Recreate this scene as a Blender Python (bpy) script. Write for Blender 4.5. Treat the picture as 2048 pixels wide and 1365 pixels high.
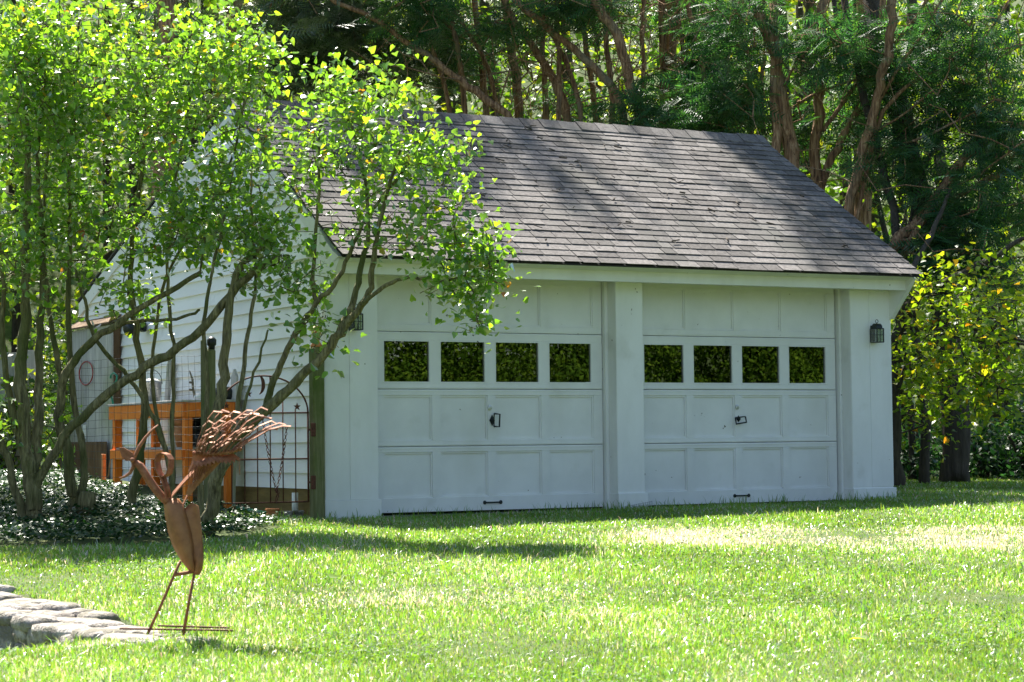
import bpy, bmesh, math, random
import numpy as np
from mathutils import Vector, Matrix

for _o in list(bpy.data.objects):
    bpy.data.objects.remove(_o)
SC = bpy.context.scene
COL = SC.collection
R = math.radians

# ------------------------------------------------------------------ camera
CAM_LOC = np.array([-7.99427, -17.41378, 0.65579])
CAM_RT = np.array([0.88036924, -0.47416074, -0.01102691])
CAM_UP = np.array([-0.01279425, -0.04698301, 0.99881375])
CAM_FW = np.array([0.47411635, 0.87918382, 0.04742893])
FPX = 4177.112            # focal length in pixels of a 2048 wide frame
cd = bpy.data.cameras.new('camera')
cam = bpy.data.objects.new('camera', cd)
COL.objects.link(cam)
cd.sensor_width = 36.0
cd.lens = FPX / 2048 * 36.0
cd.clip_start = 0.1
cd.clip_end = 500
cd.dof.use_dof = True
cd.dof.focus_distance = 18.5
cd.dof.aperture_fstop = 6.3
cam.matrix_world = Matrix(((CAM_RT[0], CAM_UP[0], -CAM_FW[0], CAM_LOC[0]),
                           (CAM_RT[1], CAM_UP[1], -CAM_FW[1], CAM_LOC[1]),
                           (CAM_RT[2], CAM_UP[2], -CAM_FW[2], CAM_LOC[2]),
                           (0, 0, 0, 1)))
SC.camera = cam

# ------------------------------------------------------------------ light
SUN_EL = R(57)
SUN_AZ = R(4)             # measured from +Y towards +X: the sun stands behind the garage
to_sun = Vector((math.sin(SUN_AZ) * math.cos(SUN_EL), math.cos(SUN_AZ) * math.cos(SUN_EL), math.sin(SUN_EL)))
W = bpy.data.worlds.new('World')
SC.world = W
W.use_nodes = True
wn = W.node_tree.nodes
sky = wn.new('ShaderNodeTexSky')
sky.sky_type = 'NISHITA'
sky.sun_disc = False
sky.sun_elevation = SUN_EL
sky.sun_rotation = SUN_AZ
W.node_tree.links.new(sky.outputs[0], wn['Background'].inputs[0])
wn['Background'].inputs[1].default_value = 0.064
sl = bpy.data.lights.new('sun', 'SUN')
sl.energy = 5.0
sl.angle = R(0.53)
sl.color = (1.0, 0.95, 0.86)
so = bpy.data.objects.new('sun', sl)
COL.objects.link(so)
so.rotation_euler = to_sun.to_track_quat('Z', 'Y').to_euler()
so.location = (0, 0, 30)
SC.view_settings.view_transform = 'Standard'
SC.view_settings.look = 'None'
SC.view_settings.exposure = 1.85
SC.view_settings.gamma = 1.0
SC.view_settings.use_curve_mapping = False
SC.cycles.max_bounces = 7
SC.cycles.diffuse_bounces = 4
SC.cycles.transmission_bounces = 6
SC.cycles.transparent_max_bounces = 8
SC.cycles.glossy_bounces = 3
SC.cycles.sample_clamp_indirect = 4.0
SC.cycles.use_denoising = True

# ------------------------------------------------------------------ helpers
rng = np.random.default_rng(7)
random.seed(7)
FH = CAM_FW[:2] / np.linalg.norm(CAM_FW[:2])

def ray(px, py):
    return CAM_RT * (px - 1024) / FPX - CAM_UP * (py - 682.5) / FPX + CAM_FW
def on_x(px, py, x):
    d = ray(px, py); return CAM_LOC + d * ((x - CAM_LOC[0]) / d[0])
def on_y(px, py, y):
    d = ray(px, py); return CAM_LOC + d * ((y - CAM_LOC[1]) / d[1])
def on_z(px, py, z):
    d = ray(px, py); return CAM_LOC + d * ((z - CAM_LOC[2]) / d[2])
def at(px, py, dist):
    d = ray(px, py); return CAM_LOC + d * (dist / float(d[:2] @ FH))
def depth(x, y):
    return (x - CAM_LOC[0]) * FH[0] + (y - CAM_LOC[1]) * FH[1]
def sstep(a, b, x):
    t = np.clip((x - a) / (b - a), 0, 1); return t * t * (3 - 2 * t)
def project(P):
    d = np.asarray(P, float) - CAM_LOC
    z = d @ CAM_FW
    return 1024 + FPX * (d @ CAM_RT) / z, 682.5 - FPX * (d @ CAM_UP) / z, z

WALL_A = np.array([-5.03, -6.00]); WALL_B = np.array([-4.78, -7.42])   # front edge of the low stone wall
def base_z(x, y):
    x = np.asarray(x, float); y = np.asarray(y, float)
    d = depth(x, y)
    a = .044 * (d - 17.5); k = .06
    b = .002 * (d - 17.5) - .03 + .005 * np.clip(x, -3, 9)
    z = -np.logaddexp(-a / k, -b / k) * k
    # the side yard climbs beside the garage, the woods climb behind everything
    z = z + .30 * sstep(.2, 5.0, y) * (1 - sstep(-1.0, -.3, x)) 
    z = z + .13 * np.exp(-((x + 2.4) / 1.1) ** 2 - ((y - .2) / 1.0) ** 2)      # planting bed mound
    z = z + np.where(y > 14, 22 * sstep(14, 60, y), 0) + np.where(x > 18, 9 * sstep(18, 60, x) * (1 - sstep(14, 60, y)), 0)
    return z
def wall_side(x, y):
    e = WALL_B - WALL_A; L = np.linalg.norm(e); e = e / L
    n = np.array([e[1], -e[0]])
    if n[0] > 0: n = -n
    t = ((x - WALL_A[0]) * e[0] + (y - WALL_A[1]) * e[1]) / L
    s = (x - WALL_A[0]) * n[0] + (y - WALL_A[1]) * n[1]
    return t, s
def gz(x, y):
    x = np.asarray(x, float); y = np.asarray(y, float)
    t, s = wall_side(x, y)
    dep = .20 * (1 - sstep(.45, 1.02, t)) * sstep(-.12, .02, s)
    wid = .44 * (1 - .6 * sstep(.1, 1.1, t))
    dep = dep + .09 * (s > -wid - .05) * (s < .05) * (t < 1.06) * (t > -.78) * (1 - sstep(-.1, .02, s) * (t < .8))
    return base_z(x, y) - dep
def on_ground(px, py, f=None):
    f = f or gz
    d = ray(px, py)
    t = np.linspace(4, 70, 8000)
    P = CAM_LOC[None] + d[None] * t[:, None]
    i = np.argmax(P[:, 2] < f(P[:, 0], P[:, 1]))
    return P[i]

def tag(o, label=None, cat=None, group=None, kind=None):
    if label: o['label'] = label
    if cat: o['category'] = cat
    if group: o['group'] = group
    if kind: o['kind'] = kind
    return o
def empty(name, loc=(0, 0, 0), parent=None):
    o = bpy.data.objects.new(name, None)
    o.empty_display_size = .1
    COL.objects.link(o)
    o.location = tuple(loc)
    if parent: o.parent = parent
    return o
def link(name, me, parent=None, mat=None, loc=None):
    o = bpy.data.objects.new(name, me)
    COL.objects.link(o)
    if mat and not me.materials: me.materials.append(mat)
    if parent:
        o.parent = parent
        # all geometry is given in world space: cancel the parents' offset
        p = parent; off = Vector((0, 0, 0))
        while p: off += p.location; p = p.parent
        o.location = (Vector(loc) if loc is not None else Vector((0, 0, 0))) - off
    elif loc is not None:
        o.location = loc
    return o
def np_mesh(name, V, F, n=None):
    """V (N,3); F (M,k) one polygon size"""
    V = np.ascontiguousarray(V, dtype=np.float32); F = np.ascontiguousarray(F, dtype=np.int32)
    me = bpy.data.meshes.new(name)
    me.vertices.add(len(V)); me.vertices.foreach_set('co', V.ravel())
    k = F.shape[1]
    me.loops.add(F.size); me.loops.foreach_set('vertex_index', F.ravel())
    me.polygons.add(len(F))
    me.polygons.foreach_set('loop_start', np.arange(0, F.size, k, dtype=np.int32))
    me.update(calc_edges=True)
    return me

class MB:
    def __init__(s): s.v = []; s.f = []; s.sm = []
    def add(s, V, F, smooth=False):
        b = len(s.v); s.v.extend([tuple(map(float, p)) for p in V])
        for f in F: s.f.append(tuple(i + b for i in f)); s.sm.append(smooth)
        return s
    def box(s, x0, x1, y0, y1, z0, z1, ch=0.0):
        if ch <= 0:
            V = [(x, y, z) for x in (x0, x1) for y in (y0, y1) for z in (z0, z1)]
            F = [(0, 1, 3, 2), (4, 6, 7, 5), (0, 4, 5, 1), (2, 3, 7, 6), (0, 2, 6, 4), (1, 5, 7, 3)]
            return s.add(V, F)
        bm = bmesh.new()
        bmesh.ops.create_cube(bm, size=1)
        for v in bm.verts:
            v.co = ((x0 + x1) / 2 + v.co.x * (x1 - x0), (y0 + y1) / 2 + v.co.y * (y1 - y0), (z0 + z1) / 2 + v.co.z * (z1 - z0))
        bmesh.ops.bevel(bm, geom=bm.edges[:], offset=ch, segments=1, affect='EDGES', profile=.5)
        bm.verts.index_update()
        s.add([v.co for v in bm.verts], [[v.index for v in f.verts] for f in bm.faces]); bm.free()
        return s
    def tube(s, P, r, n=6, caps=True, flat=1.0, upv=None):
        P = [np.asarray(p, float) for p in P]
        m = len(P); rr = r if hasattr(r, '__len__') else [r] * m
        ref = np.array(upv if upv is not None else (0.31, 0.22, 0.92)); V = []
        prev = None
        for i in range(m):
            t = P[min(i + 1, m - 1)] - P[max(i - 1, 0)]
            t = t / (np.linalg.norm(t) + 1e-9)
            u = ref - t * (ref @ t) if prev is None else prev - t * (prev @ t)
            if np.linalg.norm(u) < 1e-3: u = np.array([1., 0, 0]) - t * t[0]
            u /= np.linalg.norm(u); prev = u; w = np.cross(t, u)
            for k in range(n):
                a = 2 * math.pi * k / n
                V.append(P[i] + rr[i] * (u * math.cos(a) + flat * w * math.sin(a)))
        F = [(i * n + k, i * n + (k + 1) % n, (i + 1) * n + (k + 1) % n, (i + 1) * n + k) for i in range(m - 1) for k in range(n)]
        if caps: F += [tuple(range(n - 1, -1, -1)), tuple(range((m - 1) * n, m * n))]
        return s.add(V, F, True)
    def lathe(s, c, prof, n=14, squash=1.0):
        V = []; m = len(prof)
        for r, z in prof:
            for k in range(n):
                a = 2 * math.pi * k / n
                V.append((c[0] + r * math.cos(a), c[1] + squash * r * math.sin(a), c[2] + z))
        F = [(i * n + k, i * n + (k + 1) % n, (i + 1) * n + (k + 1) % n, (i + 1) * n + k) for i in range(m - 1) for k in range(n)]
        F += [tuple(range(n - 1, -1, -1)), tuple(range((m - 1) * n, m * n))]
        return s.add(V, F, True)
    def prism(s, poly, off):
        """poly: 3-d points of a flat outline; off: thickness vector"""
        n = len(poly); o = np.asarray(off, float)
        V = [np.asarray(p, float) for p in poly]; V = V + [p + o for p in V]
        F = [tuple(range(n - 1, -1, -1)), tuple(range(n, 2 * n))] + [(i, (i + 1) % n, n + (i + 1) % n, n + i) for i in range(n)]
        return s.add(V, F)
    def band(s, P, wv, th):
        """flat strip along P, half width vectors wv (one or list), thickness th"""
        P = [np.asarray(p, float) for p in P]; m = len(P)
        wl = [np.asarray(w, float) for w in wv] if np.ndim(wv) == 2 else [np.asarray(wv, float)] * m
        V = []
        for i in range(m):
            t = P[min(i + 1, m - 1)] - P[max(i - 1, 0)]
            nn = np.cross(t, wl[i]); nn = nn / (np.linalg.norm(nn) + 1e-9) * th / 2
            V += [P[i] - wl[i] - nn, P[i] + wl[i] - nn, P[i] + wl[i] + nn, P[i] - wl[i] + nn]
        F = [(i * 4 + k, i * 4 + (k + 1) % 4, i * 4 + 4 + (k + 1) % 4, i * 4 + 4 + k) for i in range(m - 1) for k in range(4)]
        F += [(3, 2, 1, 0), tuple((m - 1) * 4 + k for k in range(4))]
        return s.add(V, F)
    def build(s, name, mat, parent=None, fix=True):
        me = bpy.data.meshes.new(name)
        me.from_pydata(s.v, [], s.f)
        me.polygons.foreach_set('use_smooth', s.sm)
        if fix:
            bm = bmesh.new(); bm.from_mesh(me)
            bmesh.ops.recalc_face_normals(bm, faces=bm.faces[:])
            bm.to_mesh(me); bm.free()
        me.materials.append(mat)
        return link(name, me, parent)

# ------------------------------------------------------------------ materials
def mat(name):
    m = bpy.data.materials.new(name); m.use_nodes = True
    nt = m.node_tree; nt.nodes.clear()
    out = nt.nodes.new('ShaderNodeOutputMaterial')
    return m, nt, out
def N(nt, t, **kw):
    n = nt.nodes.new('ShaderNode' + t)
    for k, v in kw.items():
        if k.startswith('i_'):
            key = k[2:]
            n.inputs[int(key) if key.isdigit() else key.replace('_', ' ')].default_value = v
        else: setattr(n, k, v)
    return n
def ramp(nt, fac, stops):
    r = nt.nodes.new('ShaderNodeValToRGB')
    el = r.color_ramp.elements
    while len(el) < len(stops): el.new(.5)
    for e, (p, c) in zip(el, stops): e.position = p; e.color = (*c, 1)
    nt.links.new(fac, r.inputs[0]); return r.outputs[0]
def surf(name, stops, scale=8, stretch=(1, 1, 1), rough=.7, metal=0, bump=.2, bscale=None, detail=5, spec=.4, rand=0.0, island=False, stain=None, bdist=.01, chips=False):
    """noise-driven colour ramp + bump on a principled shader"""
    m, nt, out = mat(name); L = nt.links.new
    p = N(nt, 'BsdfPrincipled', i_Roughness=rough, i_Metallic=metal)
    p.inputs['Specular IOR Level'].default_value = spec
    tc = N(nt, 'TexCoord'); mp = N(nt, 'Mapping'); mp.inputs['Scale'].default_value = stretch
    geo = N(nt, 'NewGeometry')
    L(geo.outputs['Position'], mp.inputs[0])
    nz = N(nt, 'TexNoise', i_Scale=scale, i_Detail=detail, i_Roughness=.62)
    L(mp.outputs[0], nz.inputs[0])
    c = ramp(nt, nz.outputs[0], stops)
    if stain:
        n2 = N(nt, 'TexNoise', i_Scale=stain[0], i_Detail=6); L(geo.outputs['Position'], n2.inputs[0])
        r2 = ramp(nt, n2.outputs[0], [(stain[1], (0, 0, 0)), (stain[2], (1, 1, 1))])
        mx = N(nt, 'MixRGB'); mx.inputs[2].default_value = (*stain[3], 1)
        L(r2, mx.inputs[0]); L(c, mx.inputs[1]); c = mx.outputs[0]
    if chips:
        for (sc_, lo_, hi_, cc_) in ((19, .735, .76, (.16, .14, .11)), (1.7, .58, .8, (.56, .56, .50))):
            n3 = N(nt, 'TexNoise', i_Scale=sc_, i_Detail=3); m3 = N(nt, 'Mapping'); m3.inputs['Scale'].default_value = (1, 1, .3 if sc_ < 5 else .8); L(geo.outputs['Position'], m3.inputs[0]); L(m3.outputs[0], n3.inputs[0])
            r3 = ramp(nt, n3.outputs[0], [(lo_, (0, 0, 0)), (hi_, (1, 1, 1) if sc_ > 5 else (.45, .45, .45))])
            mx = N(nt, 'MixRGB'); mx.inputs[2].default_value = (*cc_, 1); L(r3, mx.inputs[0]); L(c, mx.inputs[1]); c = mx.outputs[0]
    if rand:
        if island: rs = geo.outputs['Random Per Island']
        else: rs = N(nt, 'ObjectInfo').outputs['Random']
        hs = N(nt, 'HueSaturation'); ma = N(nt, 'MapRange'); ma.inputs[3].default_value = 1 - rand; ma.inputs[4].default_value = 1 + rand
        L(rs, ma.inputs[0]); L(ma.outputs[0], hs.inputs['Value']); L(c, hs.inputs['Color']); c = hs.outputs[0]
    L(c, p.inputs['Base Color'])
    if bump:
        nb = N(nt, 'TexNoise', i_Scale=bscale or scale * 3, i_Detail=6); L(mp.outputs[0], nb.inputs[0])
        b = N(nt, 'Bump', i_Strength=bump, i_Distance=bdist); L(nb.outputs[0], b.inputs['Height']); L(b.outputs[0], p.inputs['Normal'])
    L(p.outputs[0], out.inputs[0])
    return m
def leafmat(name, cols, tcol, trans=.5, gloss=.12, rough=.4, attr=None, island=True):
    """leaf: diffuse + light passing through + waxy sheen; colour differs leaf by leaf"""
    m, nt, out = mat(name); L = nt.links.new
    geo = N(nt, 'NewGeometry')
    if attr:
        c = N(nt, 'Attribute', attribute_name=attr).outputs['Color']
    else:
        src = geo.outputs['Random Per Island'] if island else N(nt, 'ObjectInfo').outputs['Random']
        c = ramp(nt, src, cols)
    d = N(nt, 'BsdfDiffuse'); L(c, d.inputs[0])
    t = N(nt, 'BsdfTranslucent')
    mt = N(nt, 'MixRGB', blend_type='MULTIPLY'); mt.inputs[0].default_value = 1; mt.inputs[2].default_value = (*tcol, 1)
    L(c, mt.inputs[1]); L(mt.outputs[0], t.inputs[0])
    m1 = N(nt, 'MixShader'); m1.inputs[0].default_value = trans
    L(d.outputs[0], m1.inputs[1]); L(t.outputs[0], m1.inputs[2])
    g = N(nt, 'BsdfGlossy', i_Roughness=rough)
    m2 = N(nt, 'MixShader'); fr = N(nt, 'LayerWeight', i_Blend=.25)
    mm = N(nt, 'Math', operation='MULTIPLY'); mm.inputs[1].default_value = gloss * 3; L(fr.outputs['Fresnel'], mm.inputs[0])
    ad = N(nt, 'Math', operation='ADD', use_clamp=True); ad.inputs[1].default_value = gloss * .3; L(mm.outputs[0], ad.inputs[0])
    L(ad.outputs[0], m2.inputs[0]); L(m1.outputs[0], m2.inputs[1]); L(g.outputs[0], m2.inputs[2])
    L(m2.outputs[0], out.inputs[0])
    return m

M = {}
M['paint'] = surf('white_paint', [(.3, (.70, .71, .69)), (.6, (.79, .80, .79))], 3, (1, 1, .35), rough=.5, bump=.12, bscale=60, bdist=.004, stain=(2.3, .62, .85, (.58, .58, .53)), chips=True)
M['door_paint'] = surf('door_paint', [(.3, (.68, .69, .68)), (.65, (.77, .78, .77))], 2.2, rough=.45, bump=.08, bscale=70, bdist=.003, stain=(3.1, .62, .9, (.58, .59, .55)), chips=True)
M['clap'] = surf('clapboard_paint', [(.3, (.78, .78, .76)), (.6, (.86, .86, .84))], 3, (.3, .3, 1), rough=.55, bump=.15, bscale=50, bdist=.004, rand=.05, stain=(3.5, .6, .8, (.62, .63, .58)))
M['shingle'] = surf('shingle_object', [(.3, (.085, .078, .074)), (.5, (.14, .129, .123)), (.75, (.20, .185, .175))], 28, rough=.95, bump=.5, bscale=160, rand=.32, spec=.2, stain=(1.3, .5, .75, (.10, .098, .09)))
M['shingle_i'] = surf('shingle_island', [(.3, (.085, .078, .074)), (.5, (.14, .129, .123)), (.75, (.20, .185, .175))], 28, rough=.95, bump=.5, bscale=160, rand=.32, island=True, spec=.2, stain=(1.3, .5, .75, (.10, .098, .09)))
M['felt'] = surf('roof_deck', [(.3, (.02, .02, .02)), (.7, (.04, .038, .036))], 20, rough=.95)
M['dark'] = surf('dark_inside', [(.3, (.02, .02, .02)), (.7, (.03, .03, .03))], 5, rough=.9, bump=0)
M['iron'] = surf('dark_iron', [(.3, (.008, .012, .013)), (.7, (.02, .028, .028))], 30, rough=.45, metal=.3, bump=.2, spec=.5)
M['rust'] = surf('rusty_iron', [(.25, (.15, .05, .022)), (.5, (.25, .095, .045)), (.75, (.36, .17, .10))], 35, rough=.72, metal=.2, bump=.25, bscale=120, bdist=.003, spec=.4)
M['rust2'] = surf('rust_gate', [(.3, (.055, .02, .012)), (.7, (.14, .05, .028))], 60, rough=.7, metal=.3, bump=.3, bdist=.002)
M['blade'] = surf('rusted_spade', [(.25, (.19, .075, .03)), (.5, (.29, .125, .05)), (.8, (.38, .18, .075))], 14, rough=.6, metal=.25, bump=.2, bscale=90, bdist=.003, spec=.5, stain=(5, .55, .75, (.10, .05, .025)))
M['bright_steel'] = surf('worn_tine', [(.3, (.20, .10, .06)), (.7, (.30, .17, .11))], 50, rough=.55, metal=.6, bump=.1)
M['lilac_bark'] = surf('lilac_bark', [(.3, (.06, .05, .022)), (.5, (.19, .165, .075)), (.72, (.37, .325, .165))], 22, (1.8, 1.8, .22), rough=.9, bump=1.0, bscale=30, bdist=.06, stain=(2.5, .45, .7, (.085, .10, .022)))
M['cedar_bark'] = surf('cedar_bark', [(.32, (.06, .032, .02)), (.5, (.30, .165, .085)), (.72, (.58, .39, .23))], 17, (2.2, 2.2, .2), rough=.92, bump=.9, bscale=22, bdist=.04, stain=(1.2, .55, .7, (.20, .20, .13)))
M['dark_bark'] = surf('dark_bark', [(.3, (.035, .028, .02)), (.7, (.11, .09, .07))], 10, (2, 2, .3), rough=.95, bump=.9, bdist=.03)
M['twig'] = surf('dry_twig', [(.3, (.10, .08, .055)), (.7, (.26, .23, .17))], 20, rough=.9, bump=.3)
M['orange'] = surf('orange_wood', [(.25, (.60, .11, .006)), (.5, (.80, .19, .012)), (.75, (.90, .28, .03))], 6, (6, 6, .8), rough=.5, bump=.25, bscale=40, bdist=.004, rand=.12)
M['grey_wood'] = surf('weathered_wood', [(.25, (.26, .25, .23)), (.5, (.42, .41, .38)), (.75, (.56, .54, .50))], 7, (4, 4, .3), rough=.9, bump=.5, bscale=30, bdist=.01, rand=.12, stain=(1.5, .5, .75, (.25, .27, .16)))
M['post'] = surf('mossy_post', [(.25, (.075, .085, .03)), (.5, (.15, .155, .065)), (.75, (.25, .235, .13))], 10, (5, 5, .3), rough=.92, bump=.6, bscale=40, bdist=.01, stain=(2.2, .5, .7, (.075, .11, .02)))
M['skirt'] = surf('brown_skirt', [(.3, (.13, .085, .02)), (.7, (.25, .17, .05))], 6, (1, .4, 3), rough=.8, bump=.3)
M['galv'] = surf('galvanised_steel', [(.3, (.36, .37, .38)), (.7, (.55, .56, .57))], 25, rough=.35, metal=.7, bump=.05)
M['white_metal'] = surf('white_enamel', [(.3, (.72, .72, .70)), (.7, (.8, .8, .78))], 12, rough=.4, bump=.05)
M['terracotta'] = surf('terracotta', [(.3, (.42, .15, .05)), (.7, (.58, .25, .10))], 20, rough=.8, bump=.15)
M['black_plastic'] = surf('black_plastic', [(.3, (.012, .013, .012)), (.7, (.025, .027, .025))], 20, rough=.4, bump=.05)
M['hose'] = surf('green_hose', [(.3, (.01, .20, .13)), (.7, (.02, .30, .20))], 20, rough=.4, bump=0)
M['red'] = surf('red_plastic', [(.3, (.25, .02, .015)), (.7, (.38, .04, .03))], 15, rough=.45, bump=0)
M['wire'] = surf('fence_wire', [(.3, (.045, .05, .045)), (.7, (.10, .105, .10))], 40, rough=.5, metal=.6, bump=0)
M['stone'] = surf('field_stone', [(.3, (.12, .10, .085)), (.46, (.30, .27, .235)), (.7, (.48, .44, .40))], 13, rough=.95, bump=1.0, bscale=34, bdist=.03, rand=.18, stain=(9, .47, .56, (.17, .155, .12)))
M['soil'] = surf('lawn_soil', [(.25, (.03, .05, .010)), (.5, (.055, .085, .016)), (.75, (.10, .11, .03))], 5, rough=.95, bump=.5, bscale=60, stain=(1.1, .62, .8, (.14, .12, .055)))
M['concrete'] = surf('old_concrete', [(.3, (.16, .15, .12)), (.7, (.30, .29, .25))], 12, rough=.9, bump=.4)
M['brown_sheet'] = surf('rusted_sheet', [(.3, (.09, .05, .025)), (.7, (.19, .115, .06))], 9, (1, 1, .3), rough=.8, bump=.2, metal=.2)
M['lilac_leaf'] = leafmat('lilac_leaf', [(0, (.055, .125, .02)), (.35, (.085, .18, .025)), (.75, (.12, .225, .03)), (.975, (.17, .24, .03)), (.988, (.26, .21, .03)), (1, (.30, .09, .02))], (3.1, 3.05, .8), .55, .17, .34)
M['lilac_leaf_o'] = leafmat('lilac_leaf_single', [(0, (.06, .13, .02)), (.5, (.10, .20, .028)), (.975, (.16, .24, .03)), (.988, (.26, .21, .03)), (1, (.30, .09, .02))], (3.1, 3.05, .8), .55, .17, .34, island=False)
M['cedar_leaf'] = leafmat('cedar_spray', [(0, (.018, .066, .03)), (.5, (.035, .115, .042)), (1, (.075, .165, .04))], (2.2, 2.4, 1.0), .45, .09, .5)
M['hemlock_leaf'] = leafmat('hemlock_spray', [(0, (.03, .06, .022)), (.5, (.06, .11, .04)), (1, (.10, .15, .06))], (2.0, 2.1, 1.1), .42, .2, .4)
M['maple_leaf'] = leafmat('maple_leaf', [(0, (.05, .12, .012)), (.4, (.10, .19, .018)), (.8, (.16, .245, .02)), (.96, (.22, .245, .022)), (1, (.34, .17, .02))], (3.9, 3.2, .8), .7, .08, .4)
M['wood_leaf'] = leafmat('woods_leaf', [(0, (.022, .065, .012)), (.45, (.06, .13, .018)), (.8, (.12, .20, .022)), (1, (.22, .24, .03))], (3.4, 3.0, 1.0), .65, .06, .5)
M['under_leaf'] = leafmat('understory_leaf', [(0, (.012, .045, .018)), (.6, (.03, .09, .03)), (1, (.07, .15, .04))], (1.8, 2.0, 1.0), .4, .03, .5)
M['hedge_leaf'] = leafmat('hedge_leaf', [(0, (.035, .075, .010)), (.6, (.08, .15, .016)), (1, (.15, .22, .022))], (1.8, 1.8, .9), .3, .0, .6)
M['clover'] = leafmat('clover_leaf', [(0, (.05, .13, .02)), (.7, (.10, .20, .03)), (1, (.13, .22, .04))], (2.4, 2.2, .8), .5, .015, .6)
M['vinca'] = leafmat('vinca_leaf', [(0, (.010, .034, .014)), (.6, (.02, .058, .02)), (1, (.045, .09, .025))], (1.5, 1.8, .8), .2, .035, .36)
M['grass'] = leafmat('grass_blade', None, (2.05, 1.9, 1.0), .52, .10, .45, attr='col')

def glassmat():
    m, nt, out = mat('window_glass'); L = nt.links.new
    tr = N(nt, 'BsdfTransparent'); tr.inputs[0].default_value = (.10, .11, .10, 1)
    g = N(nt, 'BsdfGlossy', i_Roughness=.0); g.inputs[0].default_value = (.95, 1, .93, 1)
    geo = N(nt, 'NewGeometry'); nz = N(nt, 'TexNoise', i_Scale=3.0, i_Detail=1); L(geo.outputs['Position'], nz.inputs[0])
    b = N(nt, 'Bump', i_Strength=.012, i_Distance=.01); L(nz.outputs[0], b.inputs['Height']); L(b.outputs[0], g.inputs['Normal'])
    fr = N(nt, 'Fresnel', i_IOR=2.15)
    ms = N(nt, 'MixShader'); L(fr.outputs[0], ms.inputs[0]); L(tr.outputs[0], ms.inputs[1]); L(g.outputs[0], ms.inputs[2])
    L(ms.outputs[0], out.inputs[0]); return m
M['glass'] = glassmat()
# ------------------------------------------------------------------ ground
def grid_axis(lo, hi, f0, f1, n_far, step):
    a = list(-np.geomspace(1, f0 - lo + 1, n_far)[::-1] + f0 + 1)[:-1]
    b = list(np.arange(f0, f1, step))
    c = list(np.geomspace(1, hi - f1 + 1, n_far) + f1 - 1)
    return np.array(a + b + c)
gx = grid_axis(-160, 200, -9.0, 12.0, 26, .12)
gy = grid_axis(-160, 200, -12.0, 8.0, 26, .12)
GX, GY = np.meshgrid(gx, gy)
GZ = gz(GX, GY) + .012 * np.sin(GX * 2.1 + 1.3 * np.sin(GY)) * np.sin(GY * 1.7)
nx, ny = len(gx), len(gy)
idx = np.arange(nx * ny).reshape(ny, nx)
F = np.stack([idx[:-1, :-1], idx[:-1, 1:], idx[1:, 1:], idx[1:, :-1]], -1).reshape(-1, 4)
me = np_mesh('ground', np.stack([GX, GY, GZ], -1).reshape(-1, 3), F)
me.polygons.foreach_set('use_smooth', np.ones(len(F), bool))
tag(link('ground', me, None, M['soil']), kind='structure')

# ------------------------------------------------------------------ garage
XL, XR, YF, YD, YR = -.62, 5.762, -.20, 0.0, 7.1
EY, EZ, RY, RZ = -.70, 2.29, 2.10, 4.07       # eave and ridge lines (top of the shingles)
garage = tag(empty('garage', (2.57, 3.4, 0)), 'white two-door clapboard garage with grey shingle roof behind the lawn', 'garage')
rs = (RZ - EZ) / (RY - EY)                     # front pitch
rr = (RZ - 2.40) / (7.25 - RY)                 # rear pitch (saltbox)
def roof_z(y):
    return EZ + (y - EY) * rs if y <= RY else RZ - (y - RY) * rr

# side wall core and its clapboards
core = MB()
def gable(x0, x1, drop):
    ys = [YF + .05, RY, YR]
    return [(x0, ys[0], -.15), (x0, ys[0], roof_z(ys[0]) - drop), (x0, RY, RZ - drop), (x0, YR, roof_z(YR) - drop), (x0, YR, -.15)]
side = MB().prism(gable(XL + .03, 0, .10), (.09, 0, 0)).build('side_wall', M['paint'], garage)
side['label'] = 'white clapboard side wall'
zb = .235
k = 0
while True:
    z0 = zb + k * .14; z1 = z0 + .165
    if z0 > RZ - .3: break
    # extent in y under the roof line
    ya = max(YF + .02, EY + (z1 - EZ + .14) / rs) if z1 > roof_z(YF) - .14 else YF + .02
    yb = min(YR, RY + (RZ - .14 - z1) / rr)
    ya0 = max(YF + .02, EY + (z0 - EZ + .14) / rs) if z0 > roof_z(YF) - .14 else YF + .02
    yb0 = min(YR, RY + (RZ - .14 - z0) / rr)
    if yb - ya < .1: break
    w = .004 * math.sin(k * 2.3)
    b = MB()
    V = []
    for (y0, y1, z, xo) in ((ya0, yb0, z0, -.044), (ya, yb, z1, -.010)):
        V += [(XL + xo + .028 + w * 0, y0, z + w), (XL + xo + .028, y1, z - w), (XL + .031, y1, z - w), (XL + .031, y0, z + w)]
    # bottom edge thick, top edge thin
    b.add(V, [(0, 1, 2, 3), (4, 7, 6, 5), (0, 4, 5, 1), (1, 5, 6, 2), (2, 6, 7, 3), (3, 7, 4, 0)])
    b.build('clapboard', M['clap'], side)
    k += 1
MB().box(XL + .002, XL + .03, YF + .3, YR, -.12, .234).build('skirt_board', M['skirt'], side)
MB().prism(gable(XR - .12, 0, .10), (.118, 0, 0)).build('gable_wall', M['paint'], garage)
MB().box(XL + .13, XR - .13, YR - .12, YR, -.1, roof_z(YR) - .12).build('rear_wall', M['paint'], garage)
MB().box(XL + .13, XR - .13, .07, YR - .13, -.12, -.06).build('floor_slab', M['concrete'], garage)

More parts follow.
